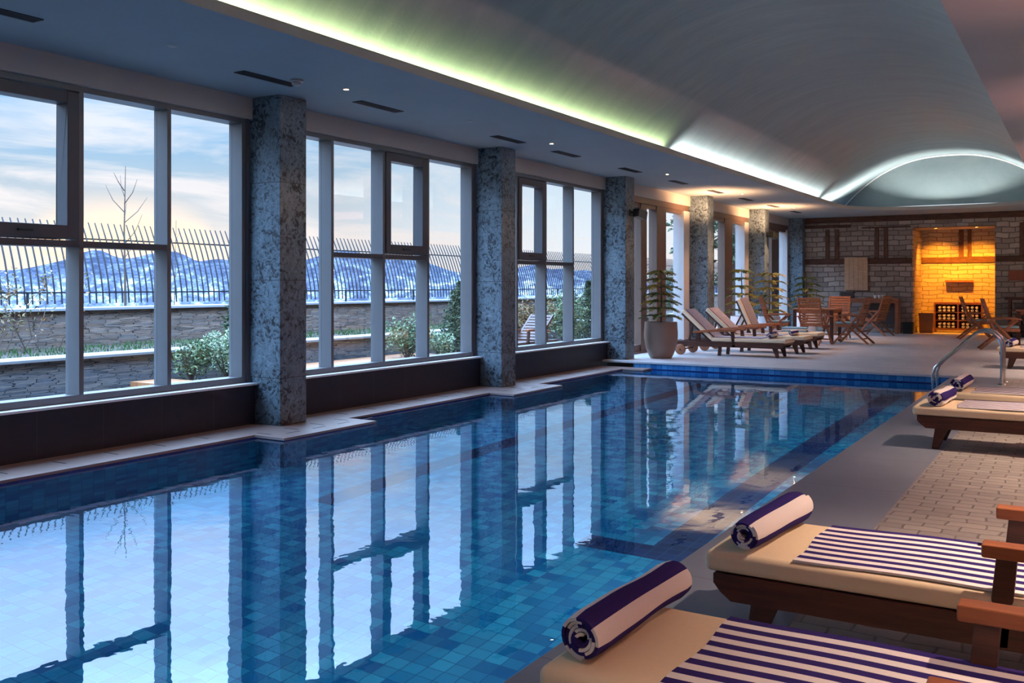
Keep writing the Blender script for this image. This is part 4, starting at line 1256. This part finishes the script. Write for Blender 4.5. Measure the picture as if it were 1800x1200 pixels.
def led(p0, p1, per_m, col, outw, spread=95):
    p0 = Vector((*p0, CEIL + .05)); p1 = Vector((*p1, CEIL + .05)); d = p1 - p0; L = d.length
    l = bpy.data.lights.new('cove_led', 'AREA'); l.shape = 'RECTANGLE'; l.size = L; l.size_y = .02; l.energy = per_m * L; l.color = col; l.spread = R(spread)
    o = bpy.data.objects.new('cove_led', l); C.objects.link(o); o.location = (p0 + p1) / 2
    ax = d.normalized(); zz = -(Vector((0, 0, 1)) + Vector((*outw, 0)) * .12).normalized(); yy = zz.cross(ax).normalized(); zz = ax.cross(yy)
    o.rotation_euler = Matrix((ax, yy, zz)).transposed().to_euler()
LEDM = 1.0
led((op[0][0], YB + 2), (op[0][0], 13.6), 14 * LEDM, (.92, 1.0, .40), (-1, 0))
led((op[0][0], 14.0), (op[0][0], 23.4), 32 * LEDM, (1.0, .97, .80), (-1, 0))
for a_, b_ in zip(op[1:-2:2], op[3:-1:2]):
    mx_, my_ = (a_[0] + b_[0]) / 2 + 3.0, (a_[1] + b_[1]) / 2 - 22
    nn = Vector((mx_, my_)).normalized()
    led(a_, b_, 15 * LEDM, (1.0, .98, .82), (nn.x, nn.y), 95)
led((op[-1][0], YB + 2), (op[-1][0], 23.4), 15 * LEDM, (1.0, .98, .88), (1, 0), 120)

def point(loc, e, col, r=.05):
    l = bpy.data.lights.new('lamp', 'POINT'); l.energy = e; l.color = col; l.shadow_soft_size = r
    o = bpy.data.objects.new('lamp', l); C.objects.link(o); o.location = loc; return o
def spot(loc, tgt, e, col, ang=90, r=.05, blend=.8):
    l = bpy.data.lights.new('spot', 'SPOT'); l.energy = e; l.color = col; l.spot_size = R(ang); l.spot_blend = blend; l.shadow_soft_size = r
    o = bpy.data.objects.new('spot', l); C.objects.link(o); o.location = loc
    o.rotation_euler = (Vector(tgt) - Vector(loc)).to_track_quat('-Z', 'Y').to_euler(); return o
# warm up-lighting at the heads of the two far columns
for yv in (18.75, 22.95):
    spot((-6.45, yv - .05, 2.5), (-6.6, yv + .05, 3.5), 190, (1, .50, .24), 150, .05, .6)
# niche downlights
M['lamp_orange'] = emit('lamp_orange', (1.0, .5, .08), 30)
for k, x in enumerate((-3.5, -2.5)):
    nl_ = downlight((x, 28.0), ['amber downlight in the niche ceiling, left one', 'amber downlight in the niche ceiling, right one'][k], 'amber niche downlights', 520, (1, .30, .016), NZ, 96, 1.0, 'lamp_orange', .05, .05)
    nl_.rotation_euler = (R(26), 0, 0)
# warm downlights over the lounger side and sconces on the right wall
WARM = (1.0, .70, .52)
for yv in (.6, 4.2, 8.2, 12.2, 16.2, 20.2, 24.2):
    downlight((.9, yv), 'recessed downlight above the lounger side of the room', 'lounger side downlights', 600 if yv < 20 else 850, WARM, CEIL, 92, .8)
for yv in (2.0, 6.5, 11.0, 15.5, 20.0):
    t = thing('wall_sconce', 'half-round wall sconce on the right wall', 'wall lamp', (XR, yv, 2.1), group='sconces on the right wall')
    g = MB(); g.lathe([(.001, -.1), (.06, -.09), (.11, 0), (.12, .08), (.11, .08), (.1, 0), (.05, -.08), (.001, -.09)], 20); o = g.build('bowl', 'porcelain', t); o.location = (-.14, 0, 0)
    g = MB(); g.box(-.03, -.001, -.05, .05, -.08, .06); g.build('wall_plate', 'steel', t)
    spot((XR - .16, yv, 2.24), (XR - 1.16, yv, 3.24), 2600, (1, .34, .26), 76, .06, .35)

# unseen lamps added under water to brighten the pool floor
M['added_pool_lamp'] = emit('added_pool_lamp', (.75, .92, 1.0), 3)
for yv in (.4, 2.8, 5.2, 7.6, 10.0, 12.4):
    t = thing('added_pool_lamp', 'added underwater lamp brightening the pool, unseen in the wall below the lounger deck', 'added pool lamp', (-1.652, yv, -.62), group='added underwater lamps in the pool wall')
    g = MB(); g.lathe([(.11, 0), (.12, .008), (.09, .014), (.085, .006)], 24); g.v = [(-c_, b_, a_) for a_, b_, c_ in g.v]; g.build('ring', 'steel', t)
    g = MB(); g.lathe([(.085, .006), (.001, .008)], 20); g.v = [(-c_, b_, a_) for a_, b_, c_ in g.v]; g.build('lens', 'added_pool_lamp', t)
    l = bpy.data.lights.new('added_pool_light', 'AREA'); l.shape = 'DISK'; l.size = .17; l.energy = 12; l.color = (.72, .90, 1.0)
    o = bpy.data.objects.new('added_pool_light', l); C.objects.link(o); o.location = (-1.67, yv, -.62); o.rotation_euler = (0, R(90), 0)

# ================================================================== sky
wd = bpy.data.worlds.new('evening_sky'); SC.world = wd; wd.use_nodes = True
nt = NT(wd.node_tree); nt.n.clear()
out = nt.node('ShaderNodeOutputWorld'); bg = nt.node('ShaderNodeBackground')
d = nt.node('ShaderNodeTexCoord').outputs['Generated']
x, y, z = nt.sep(d)
zc = nt.math('MAXIMUM', z, 0.0)
base = nt.ramp(zc, [(0, (.72, .66, .62)), (.045, (.62, .62, .64)), (.10, (.40, .50, .60)), (.145, (.25, .45, .68)), (.19, (.20, .46, .80)), (.26, (.50, .67, 1.0)), (.38, (.48, .65, 1.0)), (.5, (.34, .58, 1.0)), (1, (.30, .56, 1.0))])
gain = nt.math('MULTIPLY', nt.ramp(zc, [(0, (.083,) * 3), (.185, (.078,) * 3), (.25, (.14,) * 3), (.34, (.235,) * 3), (.42, (.55,) * 3), (.55, (1,) * 3)]), 12.0)
sund = Vector((FX + RX * ang(218), FY + RY * ang(218), (501 - 448) / 1660)).normalized()
dt = nt.node('ShaderNodeVectorMath', operation='DOT_PRODUCT'); nt.put(dt.inputs[0], d); nt.put(dt.inputs[1], tuple(sund)); dot = dt.outputs['Value']
# paler away from the sunset, towards the far end
fwd = Vector((-.30, .95, .1)).normalized()
dt2 = nt.node('ShaderNodeVectorMath', operation='DOT_PRODUCT'); nt.put(dt2.inputs[0], d); nt.put(dt2.inputs[1], tuple(fwd))
pale = nt.ramp(dt2.outputs['Value'], [(.90, (0,) * 3), (.99, (1,) * 3)])
pale_k = nt.math('MULTIPLY', nt.math('MULTIPLY', pale, .75), nt.math('LESS_THAN', z, .5))
base = nt.mix(pale_k, base, nt.ramp(zc, [(0, (.86, .80, .80)), (.06, (.74, .82, .90)), (.16, (.58, .76, .92)), (.3, (.50, .70, 1.0))]))
glow = nt.ramp(dot, [(.983, (0,) * 3), (.996, (.3,) * 3), (1.0, (1,) * 3)])
lowk = nt.ramp(zc, [(0, (1,) * 3), (.035, (.9,) * 3), (.065, (.2,) * 3), (.10, (0,) * 3)])
base = nt.mix(nt.math('MULTIPLY', glow, lowk), base, (1.25, .86, .50, 1))
core = nt.ramp(dot, [(.9975, (0,) * 3), (.9996, (1,) * 3)])
base = nt.mix(nt.math('MULTIPLY', core, lowk), base, (2.6, 1.5, .6, 1))
# streaky and fluffy clouds on a flat layer
inv = nt.math('DIVIDE', 1.0, nt.math('ADD', zc, .09))
px_, py_ = nt.math('MULTIPLY', x, inv), nt.math('MULTIPLY', y, inv)
cv = nt.comb(px_, py_, 0)
c1, _ = nt.noise(nt.vmul(cv, (.9, .55, 1)), 1.1, 6, .62, .6)
sv = nt.comb(nt.math('MULTIPLY', nt.math('ADD', nt.math('MULTIPLY', x, .85), nt.math('MULTIPLY', y, .52)), 2.2), nt.math('MULTIPLY', z, 38), 0)
c2, _ = nt.noise(sv, 1.0, 4, .55, .5)
cl = nt.ramp(c1, [(.45, (0,) * 3), (.62, (1,) * 3)]); st = nt.ramp(c2, [(.60, (0,) * 3), (.72, (1,) * 3)])
stk = nt.math('MULTIPLY', st, nt.ramp(zc, [(0, (.6,) * 3), (.14, (.5,) * 3), (.22, (0,) * 3)]))
clk = nt.math('ADD', nt.math('MULTIPLY', cl, .8), nt.math('MULTIPLY', stk, .8), clamp=True)
base = nt.mix(clk, base, nt.ramp(zc, [(0, (.80, .70, .66)), (.08, (.78, .72, .72)), (.2, (.74, .76, .82)), (.4, (.52, .72, 1.0))]))
col = nt.mix(1.0, base, gain, 'MULTIPLY')
below = nt.math('LESS_THAN', z, -.002)
col = nt.mix(below, col, (.12, .16, .22, 1))
nt.l.new(col, bg.inputs[0]); nt.put(bg.inputs[1], SKY); nt.l.new(bg.outputs[0], out.inputs[0])

# ================================================================== camera, colour
cd = bpy.data.cameras.new('camera'); cam = bpy.data.objects.new('camera', cd); C.objects.link(cam)
cam.location = (0, 0, 1.3); cam.rotation_euler = (R(90), 0, R(31.2925))
cd.sensor_fit = 'HORIZONTAL'; cd.sensor_width = 36; cd.lens = 36 * 1660 / 1800; cd.shift_y = -99 / 1800; cd.clip_start = .05; cd.clip_end = 5000
SC.camera = cam
SC.view_settings.view_transform = 'Standard'; SC.view_settings.look = 'None'; SC.view_settings.gamma = 1; SC.view_settings.use_curve_mapping = False
SC.view_settings.exposure = EXPOSURE
SC.cycles.use_denoising = True
SC.cycles.max_bounces = 10; SC.cycles.diffuse_bounces = 4; SC.cycles.glossy_bounces = 5; SC.cycles.transmission_bounces = 6; SC.cycles.transparent_max_bounces = 12
SC.cycles.sample_clamp_indirect = 6
